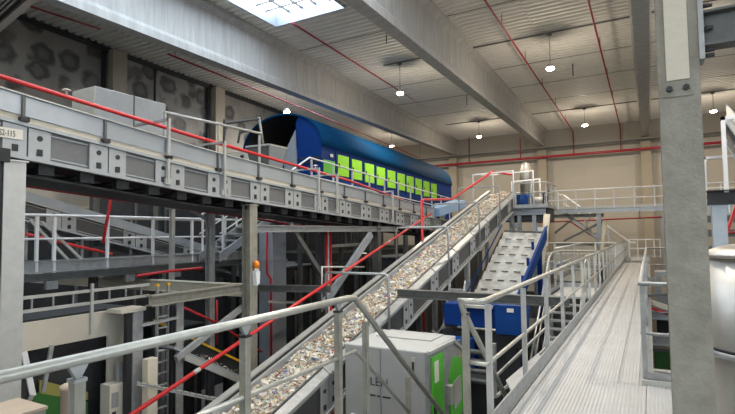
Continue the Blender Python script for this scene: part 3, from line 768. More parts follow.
# dark open frame and feed hopper
t = thing('tube_frame', 'dark open tube frame above the feed hopper', 'frame', (-9.6, 10, 3.4))
A, B = at(224, 124, X=-9.6), at(262, 118.5, X=-9.6)
M().path([A, B], .03, 8).build('top_bar', DARK, t)
M().path([A+V((0, 0, .12)), (A.x, A.y, 3.4)], .03, 8).build('upright', DARK, t)
p0, p1 = at(259, 117, X=-9.6), at(263, 144, X=-9.6)
M().path([p0, p1], .035, 8).build('upright', GL, t)
M().path([at(238, 143, X=-9.6), at(240, 132, X=-9.6), at(246, 131.5, X=-9.6)], .03, 8).build('hook_bar', DARK, t)
t = thing('feed_hopper', 'grey sheet metal feed hopper in front of the dark mouth of the blue housing', 'hopper', (-10.4, 12, 3.3))
T = [at(246, 147, Z=4.35), at(269, 144.5, Z=4.35), at(287.5, 148.5, Z=4.35)]
T.append(T[0]+T[2]-T[1]); ce = (T[0]+T[2])/2
Bt = [ce+(p-ce)*.62-V((0, 0, .95)) for p in T]
for i in range(4):
    j = (i+1) % 4; n = (T[i]+T[j])/2-ce
    M().poly_slab([T[i], T[j], Bt[j], Bt[i]], n.normalized()*-.02).build('hopper_side', (SHEET if i == 1 else GD), t)
    M().bar(T[i], T[j], .05, .05).build('hopper_rim', GL, t)
M().bar(ce-V((0, 0, .9)), V((ce.x, ce.y, FLOOR)), .3, .3).build('hopper_stand', GD, t)
t = thing('slotted_bulkhead', 'cream machine panel with dark slots behind the feed hopper', 'panel', (-12.6, 14, 3.2))
M().box(-14.6, -12.4, 14.4, 14.6, 3.4, 4.95).build('panel_body', CREAM, t)
for x in (-14.2, -13.7, -13.2, -12.7): M().box(x, x+.16, 14.37, 14.4, 4.35, 4.8).build('slot', DARK, t)
M().box(-13.6, -13.4, 14.42, 14.58, FLOOR, 3.4).build('panel_leg', GD, t)

# ------------------------------------------------------------------ left platform
PX = -10.0
posts = [at(p, 225, X=PX).y for p in (37, 54.5, 107.6, 153, 192, 225, 250)]
t = thing('guard_rail', 'white double rail railing on the left platform under the high conveyor', 'railing', (PX, 5, 1.25))
M().path([(PX, 3.6, 2.13), (PX, 10.6, 2.13)], .028, 10).build('handrail', WHITE, t)
M().path([(PX, 3.6, 1.68), (PX, 10.6, 1.68)], .02, 8).build('knee_rail', WHITE, t)
for y in posts: M().bar((PX, y, .95), (PX, y, 2.1), .06, .05).build('post', WHITE, t)
t = thing('guard_rail', 'grey back railing on the far edge of the left platform', 'railing', (PX-1, 5, 1.25))
M().path([(PX-1, 3.6, 2.13), (PX-1, 10.6, 2.13)], .025, 10).build('handrail', G, t)
M().path([(PX-1, 3.6, 1.68), (PX-1, 10.6, 1.68)], .018, 8).build('knee_rail', G, t)
for y in (4.3, 5.45, 6.6, 7.8, 9.0, 10.2): M().bar((PX-1, y, 1.0), (PX-1, y, 2.1), .05, .045).build('post', G, t)
t = thing('side_platform', 'grey channel edged platform at left carrying the white railing', 'platform', (PX-.5, 7, 1))
M().box(PX-1.0, PX-.01, 3.4, 10.8, 1.2, 1.25).build('platform_deck', GD, t)
M().channel((PX, 3.4, 1.15), (PX, 10.8, 1.15), .22, .07, .02).build('edge_channel', G, t)
M().channel((PX+.03, 3.4, .96), (PX+.03, 10.8, .96), .14, .07, .02).build('lower_channel', GD, t)  # darker steel puts the shadow on this channel into its colour
for y in (3.8, 10.7): M().bar((PX-.1, y, FLOOR), (PX-.1, y, 1.2), .14, .14).build('support_leg', GD, t)
for y in (5.3, 6.95, 8.2): M().box(PX-.03, PX+.05, y, y+.22, .72, .88).build('bracket_plate', G, t)
for a, b in (((30, 220), (70, 262)), ((42, 222), (95, 272))):
    solo('diagonal_strut', M().bar(at(*a, X=-10.4), at(*b, X=-10.4), .05, .05), GL, 'pale diagonal strut behind the white railing, %s one' % ('upper left' if a[0] == 30 else 'lower right'), 'strut', at(*a, X=-10.4))
stair('light grey steel stair rising from the left platform toward the high conveyor', -9.85, -9.15, 8.9, 1.25, 11.6, 2.62, SHEET, n=8)
t = thing('guard_rail', 'sloping handrail pair of the light grey stair at left', 'railing', (-9.15, 8.9, 1.25))
for x in (-9.15, -9.85):
    M().path([(x, 8.9, 2.2), (x, 11.5, 3.5)], .025, 8).build('handrail', WHITE, t)
    M().path([(x, 8.9, 1.75), (x, 11.5, 3.05)], .018, 8).build('knee_rail', WHITE, t)
    for y in (9.0, 10.2, 11.4): M().bar((x, y, 1.2+(y-8.9)*.5), (x, y, 2.2+(y-8.9)*.5), .04, .04).build('post', WHITE, t)

# ------------------------------------------------------------------ columns and beams of the supporting steel
def hcol(x, y, z0, z1, b, lab, material=G, name='steel_column', along='X', tf=.02):
    t = thing(name, lab, 'column', (x, y, z0))
    m = M(); H = b/2
    pr = [(-H, -H), (H, -H), (H, -H+tf), (.008, -H+tf), (.008, H-tf), (H, H-tf), (H, H), (-H, H), (-H, H-tf), (-.008, H-tf), (-.008, -H+tf), (-H, -H+tf)]
    m.prism(pr, (x, y, z0), (x, y, z1), up=(1, 0, 0) if along == 'X' else (0, 1, 0)).build('column_body', material, t)
    M().box(x-H-.02, x+H+.02, y-H-.02, y+H+.02, z1, z1+.02).build('cap_plate', material, t)
    if z0 <= FLOOR+.01: M().box(x-H-.06, x+H+.06, y-H-.06, y+H+.06, z0, z0+.03).build('base_plate', material, t)
    return t
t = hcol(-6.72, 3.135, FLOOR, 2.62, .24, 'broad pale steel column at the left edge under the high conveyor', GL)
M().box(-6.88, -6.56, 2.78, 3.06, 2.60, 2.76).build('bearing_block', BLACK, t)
M().box(-6.79, -6.61, 2.86, 3.0, FLOOR+.1, 2.6).build('shaded_face_plate', BLACK, t)  # black plate painted as the shaded left face of the column
t = hcol(-6.85, 7.45, FLOOR, 2.28, .21, 'steel column under the high conveyor carrying the orange beacon', GP)
hcol(-8.3, 7.8, FLOOR, 2.24, .14, 'thin grey column left of the beacon column', G)
hcol(-9.4, 7.7, FLOOR, 2.9, .09, 'thin pale post behind the left railing', GL)
hcol(-6.95, 12.9, FLOOR, 1.86, .2, 'dark column under the middle of the high conveyor', GD)
hcol(-7.6, 17.4, FLOOR, 1.6, .2, 'column under the end of the high conveyor behind the red vertical pipe', GD)
hcol(-10.8, 11.0, FLOOR, 2.6, .16, 'dark column behind the light grey stair', GD)
hcol(-9.0, 13.2, FLOOR, 1.9, .18, 'dark column right of the pale vertical duct', GD)
t = thing('warning_beacon', 'orange warning beacon on a white bracket on the steel column', 'beacon', (-6.68, 7.64, 1.12))
M().lathe((-6.68, 7.64, 1.17), [(.055, 0), (.055, .1), (.045, .135), (.02, .15)], 18).build('lens', ORANGE, t)
M().lathe((-6.68, 7.64, 1.12), [(.045, 0), (.05, .05)], 16).build('base', WHITE, t)
M().prism([(-.05, -.24), (.03, -.28), (.06, 0), (-.06, 0)], (-6.74, 7.64, 1.12), (-6.64, 7.64, 1.12)).build('bracket', WHITE, t)
bq = at(256.5, 271, X=-6.68); t.location = (-6.68, bq.y, bq.z)
def beam(lab, p0, p1, h, b=None, material=G, name='steel_beam', tf=.012):
    return solo(name, M().ibeam(p0, p1, h, b or h*.9, tf), material, lab, 'beam', p0)
beam('steel beam from the beacon column toward the viewer under the left platform', (-7.0, 5.3, .67), (-7.0, 7.34, .67), .17, .17, GP)
beam('long cream topped beam crossing level under the left platform', (-15, 7.6, .60), (-7.0, 7.6, .60), .24, .22, CREAM)
beam('short top beam between the two columns under the high conveyor', (-9.4, 7.55, 2.36), (-6.8, 7.55, 2.36), .12, .14, GP)
beam('level grey beam right of the beacon column, upper one', (-6.9, 7.56, 1.83), (-6.9, 14.2, 1.83), .14, .13, G)
a, b = at(255, 288, Z=.5), at(331, 289, Z=.5); beam('level grey beam right of the beacon column, lower one', a, b, .15, .13, GD)
a, b = at(250, 257, Z=1.1), at(279, 257, Z=1.1); beam('short grey beam end above the pale vertical duct base', a, b, .13, .1, G)
solo('diagonal_brace', M().bar((-6.62, 9.6, .03), (-6.62, 11.95, 1.68), .10, .17), SHEET, 'broad pale diagonal brace behind the red pipe, right of the red risers', 'brace', (-6.62, 9.85, .2))
solo('diagonal_brace', M().bar(at(290, 224, X=-6.95), at(322, 276, X=-6.95), .08, .11), GD, 'dark diagonal brace left of the red risers', 'brace', at(294, 229, X=-6.95))
solo('diagonal_brace', M().bar(at(176, 359, X=-7.0), at(243, 307, X=-7.0), .08, .1), G, 'grey diagonal brace behind the handrail, left of the beacon column', 'brace', at(176, 359, X=-7.0))
solo('diagonal_brace', M().bar(at(211, 222, X=-8.4), at(186, 207, X=-8.4), .05, .06), G, 'thin diagonal brace beside the thin grey column', 'brace', at(215, 225, X=-8.6))
t = thing('vertical_duct', 'pale blue grey rectangular vertical duct under the high conveyor', 'duct', (-8.7, 10.4, -2))
M().box(-8.95, -8.5, 10.08, 10.66, FLOOR, 1.78, .02).build('duct_body', SHEET, t)
for z in (.3, 1.0): M().box(-8.97, -8.48, 10.06, 10.68, z, z+.05).build('duct_flange', G, t)
for px, lab in ((326, 'red vertical riser pipe under the high conveyor, left of two'), (330.5, 'red vertical riser pipe under the high conveyor, right of two')):
    p = at(px, 240, X=-7.5); pipe('riser_pipe', [(p.x, p.y, FLOOR), (p.x, p.y, 1.95)], .035, RED, lab)
p = at(328.3, 240, X=-7.5); solo('white_conduit', M().path([(p.x, p.y, FLOOR), (p.x, p.y, 1.85)], .022, 6), WHITE, 'white vertical conduit between two red riser pipes', 'conduit', (p.x, p.y, FLOOR))
p = at(267, 240, X=-8.3); pipe('riser_pipe', [(p.x, p.y, 1.9), (p.x, p.y, .75), (p.x, p.y+.15, .6), (p.x, p.y+.15, -3)], .03, RED, 'red riser pipe beside the beacon column in front of the vertical duct')
def px_pipe(lab, pts, X, r=.03, material=RED, clips=()):
    return pipe('red_pipe', [at(x, y, X=X) for x, y in pts], r, material, lab, [(at(x, y, X=X), at(x, y, X=X)+V((0, 0, h))) for x, y, h in clips])
px_pipe('long dark red pipe running level under the high conveyor', [(22, 185), (130, 201), (235, 215.5), (300, 226), (345, 227)], -8.1, .028, DRED, [(60, 190.5, .30), (160, 205, .42), (235, 215.5, .5)])
t = px_pipe('red pipe bending down in front of the lower conveyor', [(124, 189.5), (114, 190.5), (111.8, 194), (103, 243)], -9.4, .03)
M().path([at(103.5, 240, X=-9.4), at(103.5, 240, X=-9.4)+V((-.62, 0, 0))], .015, 6).build('hanger', G, t)
px_pipe('red pipe sloping behind the white railing posts', [(26, 234), (58, 242), (112, 254)], -10.5, .03)
px_pipe('red pipe rising to the right under the left platform', [(137, 276), (170, 271), (202, 268)], -9.3, .03)
px_pipe('red pipe descending in the shade below the left beams', [(183, 307), (215, 322), (262, 352)], -8.2, .025)
px_pipe('red vertical pipe in the shade left of the beacon column', [(217, 300), (217, 345)], -8.6, .02)
px_pipe('short red pipe end under the platform left of the thin column', [(165, 267), (183, 266.5), (200, 270.5)], -10.6, .025)
# cable ladder, tray, cabin
t = thing('cable_ladder', 'level cable ladder with rungs hanging below the left platform', 'ladder', (-7.6, 4, .77))
for z in (.87, .68): M().bar((-7.6, 2.6, z), (-7.6, 5.75, z), .03, .045).build('side_rail', GL, t)
for k in range(11): M().bar((-7.6, 2.7+.29*k, .66), (-7.6, 2.7+.29*k, .89), .025, .02).build('rung', G, t)
M().bar((-7.58, 4.72, .2), (-7.58, 4.72, .98), .04, .04).build('hanger_post', GL, t)
t = thing('cable_ladder', 'vertical narrow cable ladder with yellow end caps', 'ladder', (-7.28, 5.78, FLOOR))
for y in (5.67, 5.89):
    M().bar((-7.28, y, FLOOR), (-7.28, y, .86), .05, .03).build('side_rail', G, t)
    M().box(-7.31, -7.25, y-.025, y+.025, .86, .90).build('yellow_cap', YEL, t)
for k in range(13): M().bar((-7.28, 5.67, .72-.19*k), (-7.28, 5.89, .72-.19*k), .03, .025).build('rung', GL, t)
t = hcol(-7.32, 5.28, FLOOR, .50, .18, 'grey steel post with shade painted on its side, left of the cable ladder', G)
M().box(-7.34, -7.25, 5.10, 5.19, FLOOR, .48).build('painted_shade_side', BLACK, t)  # black box painted as the column web in shadow
M().box(-7.55, -7.2, 4.95, 5.40, .50, .56).build('head_plate', BEIGE, t)
t = hcol(-7.2, 6.02, FLOOR, .55, .15, 'grey steel post right of the cable ladder', G)
M().box(-7.3, -7.18, 5.90, 5.95, FLOOR, .5).build('painted_shade_side', BLACK, t)  # shadowed side of the post, painted as a black strip
def perforated(lab, p0, p1):
    t = thing('perforated_rail', lab, 'rail', p0)
    M().channel(p0, p1, .05, .04, .006).build('rail_body', GL, t)
    p0, p1 = V(p0), V(p1); n = int((p1-p0).length/.1); d, s, u = frame(p0, p1)
    for k in range(n):
        q = lerp(p0, p1, (k+.5)/n)+u*.0255+s*.02
        M().bar(q-d*.02, q+d*.02, .02, .003).build('slot', DARK, t)
perforated('short perforated rail tying the two grey posts at the ladder', at(142, 325, X=-7.15), at(178, 317, X=-7.1))
perforated('long perforated bracket rail reaching to the sloping belt at bottom', at(137, 383, X=-7.05), at(226, 401, X=-6.1))
t = thing('machine_cabin', 'beige machine front with a large dark window below the cable ladder', 'machine', (-7.6, 4, -2))
CX0 = -7.6
M().box(CX0-.06, CX0, 1.5, 5.62, .13, .52).build('top_panel', BEIGE, t)
M().box(CX0-.06, CX0, 5.02, 5.3, -3, .13).build('jamb_panel', BEIGE, t)
M().box(CX0-.05, CX0+.005, 5.3, 5.62, -1.2, .52).build('corner_strip', GREYSH, t)
M().box(CX0-.3, CX0-.26, 1.5, 5.05, -2.6, .13).build('dark_window', GLASSD, t)
M().box(CX0-1.6, CX0-.4, 1.5, 5.6, -4.9, .5).build('machine_body', DARK, t)
M().bar(at(52, 345, X=CX0+.06), at(43, 392, X=CX0+.06), .04, .05).build('gas_strut', G, t)
M().bar((CX0-.1, 2.4, -1.15), (CX0-.1, 5.0, -1.35), .12, .1).build('sill_rail', BEIGE, t)
M().poly_slab([at(40, 380, X=-7.8), at(88, 392, X=-7.8), at(88, 400, X=-7.8), at(40, 394, X=-7.8)], (-.03, 0, 0)).build('olive_strip', mat('olive_paint', (.26, .24, .06), .6), t)
M().poly_slab([at(34, 392, X=-7.75), at(88, 402, X=-7.75), at(88, 416, X=-7.75), at(34, 416, X=-7.75)], (-.03, 0, 0)).build('green_strip', DGREEN, t)
solo('white_lever', M().bar(at(24, 352, X=-7.35), at(33, 396, X=-7.35), .03, .07), WHITE, 'white sloping lever bar beside the left column', 'lever', at(24, 352, X=-7.35))
solo('white_lever', M().bar(at(32, 395, X=-7.3), at(24, 414, X=-7.3), .03, .05), G, 'small grey lever arm below the white lever bar', 'lever', at(32, 395, X=-7.3))
t = thing('control_box', 'pale control box with a dark screen at the beige machine front', 'box', (-7.2, 5.0, -1.3))
q = at(110, 386, X=-7.35); q2 = at(124, 388, X=-7.35)
M().box(-7.6, -7.35, q.y, q2.y, -1.9, q.z, .01).build('box_body', BEIGE, t)
M().box(-7.352, -7.34, q.y+.03, q.y+.14, q.z-.35, q.z-.12).build('screen', GREYSH, t)
M().box(-7.352, -7.34, q.y+.04, q.y+.10, q.z-.47, q.z-.41).build('key_slot', BLACK, t)
solo('electric_panel', M().box(-7.5, -7.42, at(118, 370, X=-7.42).y, at(130, 370, X=-7.42).y, at(120, 388, X=-7.42).z, at(120, 363, X=-7.42).z, .008), GREYSH, 'dark flat electric panel above the pale control box', 'panel', at(124, 375, X=-7.42))
solo('cream_cabinet', M().box(-7.12, -6.98, at(145, 360, X=-7.05).y, at(155, 360, X=-7.05).y, FLOOR, at(150, 358, X=-7.05).z, .01), CREAM, 'narrow cream cabinet between the post and the cable ladder', 'cabinet', (-7.15, 5.5, FLOOR))
t = thing('steel_box', 'tan topped steel box at the lower left corner below the handrail', 'box', (-3.6, 1.6, FLOOR))
q = at(28, 408, Z=.45)
M().box(q.x-.25, q.x+.14, q.y-.4, q.y+.05, FLOOR, .45).build('box_body', GP, t); M().box(q.x-.26, q.x+.15, q.y-.41, q.y+.06, .45, .47).build('tan_lid', TAN, t)
q = at(68, 389, X=-2.75)
solo('stub_post', M().lathe((q.x, q.y, 0), [(.035, -.2), (.035, q.z), (.04, q.z), (.04, q.z+.02), (.02, q.z+.03)], 14), TAN, 'short brown capped stub post beside the nearest railing post', 'post', (q.x, q.y, -.2))
# dim chute with yellow edge and mixed waste
YP = [(5.6, .37), (9.2, -1.64)]
t = thing('belt_conveyor', 'dim descending conveyor with a yellow edge strip below the beams', 'conveyor', (-7.7, 7, -1))
strip(YP, -7.52, 5.8, 9.2, .05, .045, -.01, 'yellow_edge', YEL, t)
strip(YP, -7.56, 5.8, 9.2, .05, .34, -.2, 'side_frame', DARK, t)
strip(YP, -7.25, 5.8, 9.2, .5, .05, -.42, 'cover_plate', SHEET, t)
strip(YP, -8.3, 5.8, 9.2, 1.3, .04, -.1, 'belt', BLACK, t)
strip(YP, -7.0, 6.0, 9.2, .05, .12, -.5, 'lower_edge', GL, t)
M().bar((-7.9, 8.4, FLOOR), (-7.9, 8.4, -1.6), .15, .15).build('support_leg', GD, t)
m = M(); R = random.Random(5); ws = [mat('waste_%s' % n, c, .7) for n, c in (('tan', (.33, .27, .19)), ('grey', (.36, .36, .35)), ('brown', (.16, .12, .09)), ('white', (.6, .6, .57)), ('black', (.04, .04, .04)))]
for k in range(260):
    x, y = R.uniform(-7.5, -7.02), R.uniform(6.3, 9.0); c = V((x, y, zat(YP, y)-.385+R.uniform(0, .05))); q = R.uniform(.015, .05)
    vs = [m.b.verts.new(c+V((R.uniform(-q, q), R.uniform(-q, q), R.uniform(-q*.6, q)))) for _ in range(4)]
    mi = R.randrange(5)
    for f in ((0, 1, 2), (0, 3, 1), (1, 3, 2), (0, 2, 3)): m.b.faces.new([vs[i] for i in f]).material_index = mi
o = m.build('mixed_waste', ws[0], None, ws[1:]); o['kind'] = 'stuff'; tag(o, 'dim heap of mixed waste scraps left of the sloping belt', 'waste')
# shadowed machines in the background at left, with an added dark row
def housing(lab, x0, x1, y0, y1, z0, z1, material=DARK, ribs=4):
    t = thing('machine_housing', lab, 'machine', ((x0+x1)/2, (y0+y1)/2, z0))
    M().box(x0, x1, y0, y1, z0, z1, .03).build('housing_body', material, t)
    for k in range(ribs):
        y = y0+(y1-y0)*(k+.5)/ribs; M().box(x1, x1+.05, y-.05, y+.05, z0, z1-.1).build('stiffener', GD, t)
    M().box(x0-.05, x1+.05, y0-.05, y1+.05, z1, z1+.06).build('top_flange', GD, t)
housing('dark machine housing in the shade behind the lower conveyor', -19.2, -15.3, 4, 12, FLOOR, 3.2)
housing('tall added dark row standing in for shade along the left wall', -19.25, -17.2, 12.5, 32, FLOOR, 3.4, DARK, 8)  # added to hide the wall; its dark colour stands for the unlit part
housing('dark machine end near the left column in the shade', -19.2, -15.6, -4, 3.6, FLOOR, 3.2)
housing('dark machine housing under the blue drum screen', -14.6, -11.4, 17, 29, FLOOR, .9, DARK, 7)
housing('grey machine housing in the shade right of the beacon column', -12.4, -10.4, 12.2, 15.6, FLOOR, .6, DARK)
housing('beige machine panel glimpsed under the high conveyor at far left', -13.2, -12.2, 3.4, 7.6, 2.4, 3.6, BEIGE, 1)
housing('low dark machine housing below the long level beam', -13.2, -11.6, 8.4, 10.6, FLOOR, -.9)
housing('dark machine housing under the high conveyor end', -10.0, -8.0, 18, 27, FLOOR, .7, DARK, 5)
for k, (a, b, X, lab) in enumerate((((296, 250), (345, 250), -9.3, 'dim level rail in the shade right of the vertical duct, upper one'), ((296, 262), (350, 263), -9.6, 'dim level rail in the shade right of the vertical duct, lower one'),
                                    ((332, 246), (362, 244), -7.6, 'pale level rail behind the broad diagonal brace'))):
    solo('level_rail', M().bar(at(*a, X=X), at(*b, X=X), .06, .08), GD if k < 2 else CREAM, lab, 'rail', at(*a, X=X))
for px, lab in ((300, 'dim vertical pipe right of the vertical duct'), (318, 'dim vertical post left of the red risers'), (341, 'grey post right of the red risers')):
    p = at(px, 250, X=-8.4); solo('vertical_post', M().bar((p.x, p.y, FLOOR), (p.x, p.y, 1.8), .1, .1), GD, lab, 'post', (p.x, p.y, FLOOR))
# small portal and shelf near the red risers
t = thing('pipe_portal', 'small square tube portal left of the belt in front of the broad brace', 'frame', at(322, 266, X=-6.4))
M().path([at(322, 312, X=-6.4), at(322, 267, X=-6.4), at(364, 267, X=-6.4)], .022, 8).build('frame_tube', GL, t)
perforated('level perforated rail end beside the red pipe above the handrail', at(268, 301.5, X=-7.2), at(296, 302.5, X=-7.2))
# overhead louvre at the very top left
t = thing('louvre_panel', 'pale framed louvre panel overhead at the top left corner', 'panel', (-7, 3, 4.6))
A = at(-30, 58, Z=4.55); B = at(66, -24, Z=4.55); nrm = V((B.y-A.y, -(B.x-A.x), 0)).normalized()
if nrm.y > 0: nrm = -nrm
def band(d0, d1, z0, z1, name, mt): M().poly_slab([A+nrm*d0+V((0, 0, z0)), B+nrm*d0+V((0, 0, z0)), B+nrm*d1+V((0, 0, z0)), A+nrm*d1+V((0, 0, z0))], (0, 0, z1-z0)).build(name, mt, t)
band(0, .085, 0, .25, 'frame_bar', GL); band(.085, .15, .05, .25, 'dark_strip', BLACK)  # pale frame bar, then a black band before the slats
for k in range(7): band(.16+k*.05, .185+k*.05, .0, .12, 'slat', G)
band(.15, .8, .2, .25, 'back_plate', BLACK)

# ================================================================== MIDDLE: GREEN MACHINE, DECK, BRIDGE
t = thing('shredder', 'grey machine with two green doors and an emergency button below the sloping belt', 'machine', (-3.7, 8, FLOOR))
M().box(-4.5, -3.04, 7.17, 8.55, FLOOR, -.12, .025).build('machine_body', GREYBOX, t)
M().box(-4.3, -3.25, 7.9, 8.5, -.12, -.10, .008).build('top_cover', GREYBOX, t)
prof = [(-3.0, 7.17, -3), (-3.0, 7.17, -.13), (-3.0, 8.28, -.15), (-3.0, 8.95, -.5), (-3.0, 8.95, -3)]
M().poly_slab(prof, (-.06, 0, 0)).build('side_panel', G, t)
for a, b in zip(prof[1:-2], prof[2:-1]): M().bar(V(a)+V((.01, 0, 0)), V(b)+V((.01, 0, 0)), .05, .05).build('panel_rim', GL, t)
d = M().box(-3.0, -2.97, 7.25, 7.74, -2.2, -.22, .01).build('door', GREEN, t)
M().box(-2.97, -2.962, 7.33, 7.50, -.62, -.3).build('notice', PAPER, d)
M().box(-2.97, -2.93, 7.27, 7.31, -1.2, -.95).build('handle', DARK, d)
d = M().poly_slab([(-3.0, 8.02, -.72), (-3.0, 8.25, -.42), (-3.0, 8.55, -.48), (-3.0, 8.75, -.75), (-3.0, 8.75, -1.25), (-3.0, 8.5, -1.5), (-3.0, 8.02, -1.55)], (.03, 0, 0)).build('door', GREEN, t)
M().poly_slab([(-2.97, 8.16, -.82), (-2.97, 8.5, -.78), (-2.97, 8.55, -1.2), (-2.97, 8.16, -1.28)], (.015, 0, 0)).build('hatch', GREYBOX, d)
M().box(-3.0, -2.9, 7.86, 7.98, -1.1, -.8).build('latch_box', GREYBOX, t)
M().box(-3.0, -2.93, 7.76, 7.84, -1.7, -1.45).build('latch_box', GREYBOX, t)
e = M().box(-3.0, -2.92, 8.72, 8.86, -.56, -.42).build('button_box', YEL, t)
M().lathe((-2.92, 8.79, -.49), [(.035, 0), (.045, .03), (.02, .045)], 14, 'X').build('emergency_button', RED, e)
hl = M().bar((-3.24, 7.13, -.5), (-3.24, 7.13, -.28), .025, .025).build('lock_handle', BLACK, t)
M().box(-3.27, -3.21, 7.145, 7.17, -.6, -.22).build('lock_plate', BEIGE, t)
M().box(-3.83, -3.82, 7.155, 7.17, FLOOR, -.14).build('panel_joint', GREYSH, t)
q = at(369.5, 385, Y=7.15)
text('LEN', .19, INK, t, (q.x, 7.16, q.z), (math.pi/2, 0, 0))
for k, (dx, w) in enumerate(((0, .10), (.13, .07), (.23, .14))):
    M().box(q.x+dx, q.x+dx+w, 7.158, 7.165, q.z-.17, q.z-.145).build('lettering_mark', INK, t)
solo('blue_box', M().box(-4.05, -3.45, 10.3, 10.9, FLOOR, -.62, .02), BLUEB, 'small bright blue box behind the green doored machine', 'box', (-3.7, 10.6, FLOOR))
# dark transverse beam below the handrail end
beam('dark transverse beam between the belt and the walkway above the blue machine', (-4.6, 9.4, .46), (-1.26, 9.4, .46), .17, .16, GD)
# pale stepped deck in blue frame
t = thing('stepped_deck', 'pale stepped discharge deck in a blue frame sloping up beside the belt', 'machine', (-3.9, 14, -1))
L0, L1, R0, R1 = V((-4.72, 13.2, -1.0)), V((-4.42, 17.6, 1.66)), V((-3.42, 13.2, -.98)), V((-3.08, 17.6, 1.6))
N = 11
for k in range(N):
    f0, f1 = k/N, (k+.92)/N
    a, b, c, d = lerp(L0, L1, f0), lerp(R0, R1, f0), lerp(R0, R1, f1), lerp(L0, L1, f1)
    up = V((0, 0, .05)); dn = V((0, 0, -.05))
    M().poly_slab([a+dn, b+dn, c+up, d+up], (0, 0, -.03)).build('deck_plate', DECKW, t)
    for j in range(3):
        g0 = lerp(c+up, d+up, .15+j*.28); g1 = lerp(c+up, d+up, .30+j*.28)
        M().bar(g0+V((0, -.05, .02)), g1+V((0, -.05, .02)), .05, .03).build('cleat', GD, t)
for a, b, nm in ((R0, R1, 'frame_side'), (L0, L1, 'frame_side')):
    s = .06 if a is R0 else -.04
    M().bar(a+V((s, 0, .05 if s > 0 else -.1)), b+V((s, 0, .05 if s > 0 else -.1)), .07, .42 if s > 0 else .2, shear=True).build(nm, BLUEB if s > 0 else DARK, t)
    M().bar(a+V((s*1.8, 0, .28)), b+V((s*1.8, 0, .28)), .03, .04, shear=True).build('frame_edge', BLUE, t)
M().bar(lerp(L0, L1, 1)+V((0, .1, -.1)), lerp(R0, R1, 1)+V((0, .1, -.1)), .2, .4).build('head_beam', GD, t)
for x in (-4.45, -3.2):
    M().bar((x, 14.2, FLOOR), (x, 14.2, -.5), .14, .14).build('support_leg', BLUE, t); M().bar((x, 17.3, FLOOR), (x, 17.3, 1.2), .14, .14).build('support_leg', BLUE, t)
for k in range(5): M().box(-3.33, -3.25, 13.5+k*.8, 13.56+k*.8, -1.3+k*.48, -.55+k*.48).build('frame_rib', BLUE, t)
t = thing('blue_machine', 'blue machine drive box with a white label below the pale stepped deck', 'machine', (-3.1, 11.3, FLOOR))
M().prism([(-.30, -.5), (.26, -.5), (.3, .0), (.3, .12), (-.3, .12)], (-2.68, 10.9, 0), (-2.68, 11.6, 0), up=(0, 0, 1)).build('drive_box', BLUEB, t)
M().box(-2.72, -2.58, 10.885, 10.9, -.02, .06).build('white_label', PAPER, t)
M().box(-4.2, -3.0, 11.0, 11.7, -.42, .08, .02).build('side_box', BLUE, t)
M().box(-3.7, -3.05, 10.9, 11.1, .02, .08).build('pale_plate', DECKW, t)
M().box(-4.3, -2.4, 11.1, 11.5, -.8, -.55).build('cross_frame', DARK, t)
M().box(-3.4, -2.6, 11.1, 11.5, FLOOR, -.8).build('pedestal', DARK, t)
# belt drive clutter right of green machine
t = thing('drive_unit', 'dark drive unit with small rollers below the blue machine', 'machine', (-2.9, 9.9, FLOOR))
M().box(-3.3, -2.7, 9.6, 10.2, FLOOR, -1.2, .03).build('drive_body', BLACK, t)
for k in range(4): M().path([(-3.3, 9.5, -.6-.18*k), (-2.65, 9.5, -.6-.18*k)], .05, 10).build('roller', GD, t)
for x in (-3.32, -2.63): M().bar((x, 9.5, -1.4), (x, 9.5, -.4), .05, .12).build('side_plate', G, t)
p = [at(*q, Z=-.75) for q in ((514, 396), (546, 362), (538, 353), (506, 380))]
solo('grating_platform', M().poly_slab(p, (0, 0, -.04)), ALU, 'small pale grating platform low beside the walkway edge', 'platform', p[0])
for a, b, lab in (((494, 378), (548, 326), 'pale sloping rail below the walkway railing, upper of the pair'), ((497, 396), (552, 342), 'pale sloping rail below the walkway railing, lower of the pair')):
    solo('sloping_rail', M().bar(at(*a, Y=9.2), at(*b, Y=11.5), .035, .05), GL, lab, 'rail', at(*a, Y=9.2))
for a, b, lab in (((452, 312), (425, 352), 'thin pale diagonal rod below the belt, left one'), ((478, 338), (448, 352), 'thin pale diagonal rod beside the blue box'), ((432, 330), (452, 352), 'thin grey diagonal rod left of the blue box')):
    solo('diagonal_rod', M().bar(at(*a, Y=11.8), at(*b, Y=11.8), .04, .04), GL, lab, 'rod', at(*a, Y=11.8))
stair('short grey grating stair below the belt left of the blue machine', -4.72, -4.3, 11.5, -2.4, 12.9, .4, G, n=14)
# stair left of the walkway rising to it
stair('pale steel stair with open treads left of the walkway railing', -2.3, -1.5, 10.2, -2.9, 14.0, 0, GL, n=17)
t = thing('guard_rail', 'sloping double handrail of the open tread stair left of the walkway', 'railing', (-2.35, 10.2, -2.9))
for x in (-2.35, -1.45):
    M().path([(x, 10.2, -1.95), (x, 14.0, .98), (x, 14.4, 1.1)], .025, 8).build('handrail', TUBE, t)
    M().path([(x, 10.2, -2.4), (x, 14.0, .5)], .018, 8).build('knee_rail', TUBE, t)
    for y in (10.6, 11.9, 13.2, 14.0): M().bar((x, y, -2.9+(y-10.2)*.763), (x, y, -1.95+(y-10.2)*.763), .045, .04).build('post', GL, t)
t = thing('stair_landing', 'small steel landing left of the walkway at the top of the open stair', 'platform', (-1.8, 15, 0))
M().box(-2.4, -1.24, 14.0, 16.4, -.05, 0).build('landing_deck', ALU, t)
M().channel((-2.4, 14, -.1), (-2.4, 16.4, -.1), .2, .06).build('edge_channel', G, t)
for y in (14.1, 16.3): M().bar((-2.36, y, FLOOR), (-2.36, y, -.05), .1, .1).build('support_leg', G, t)
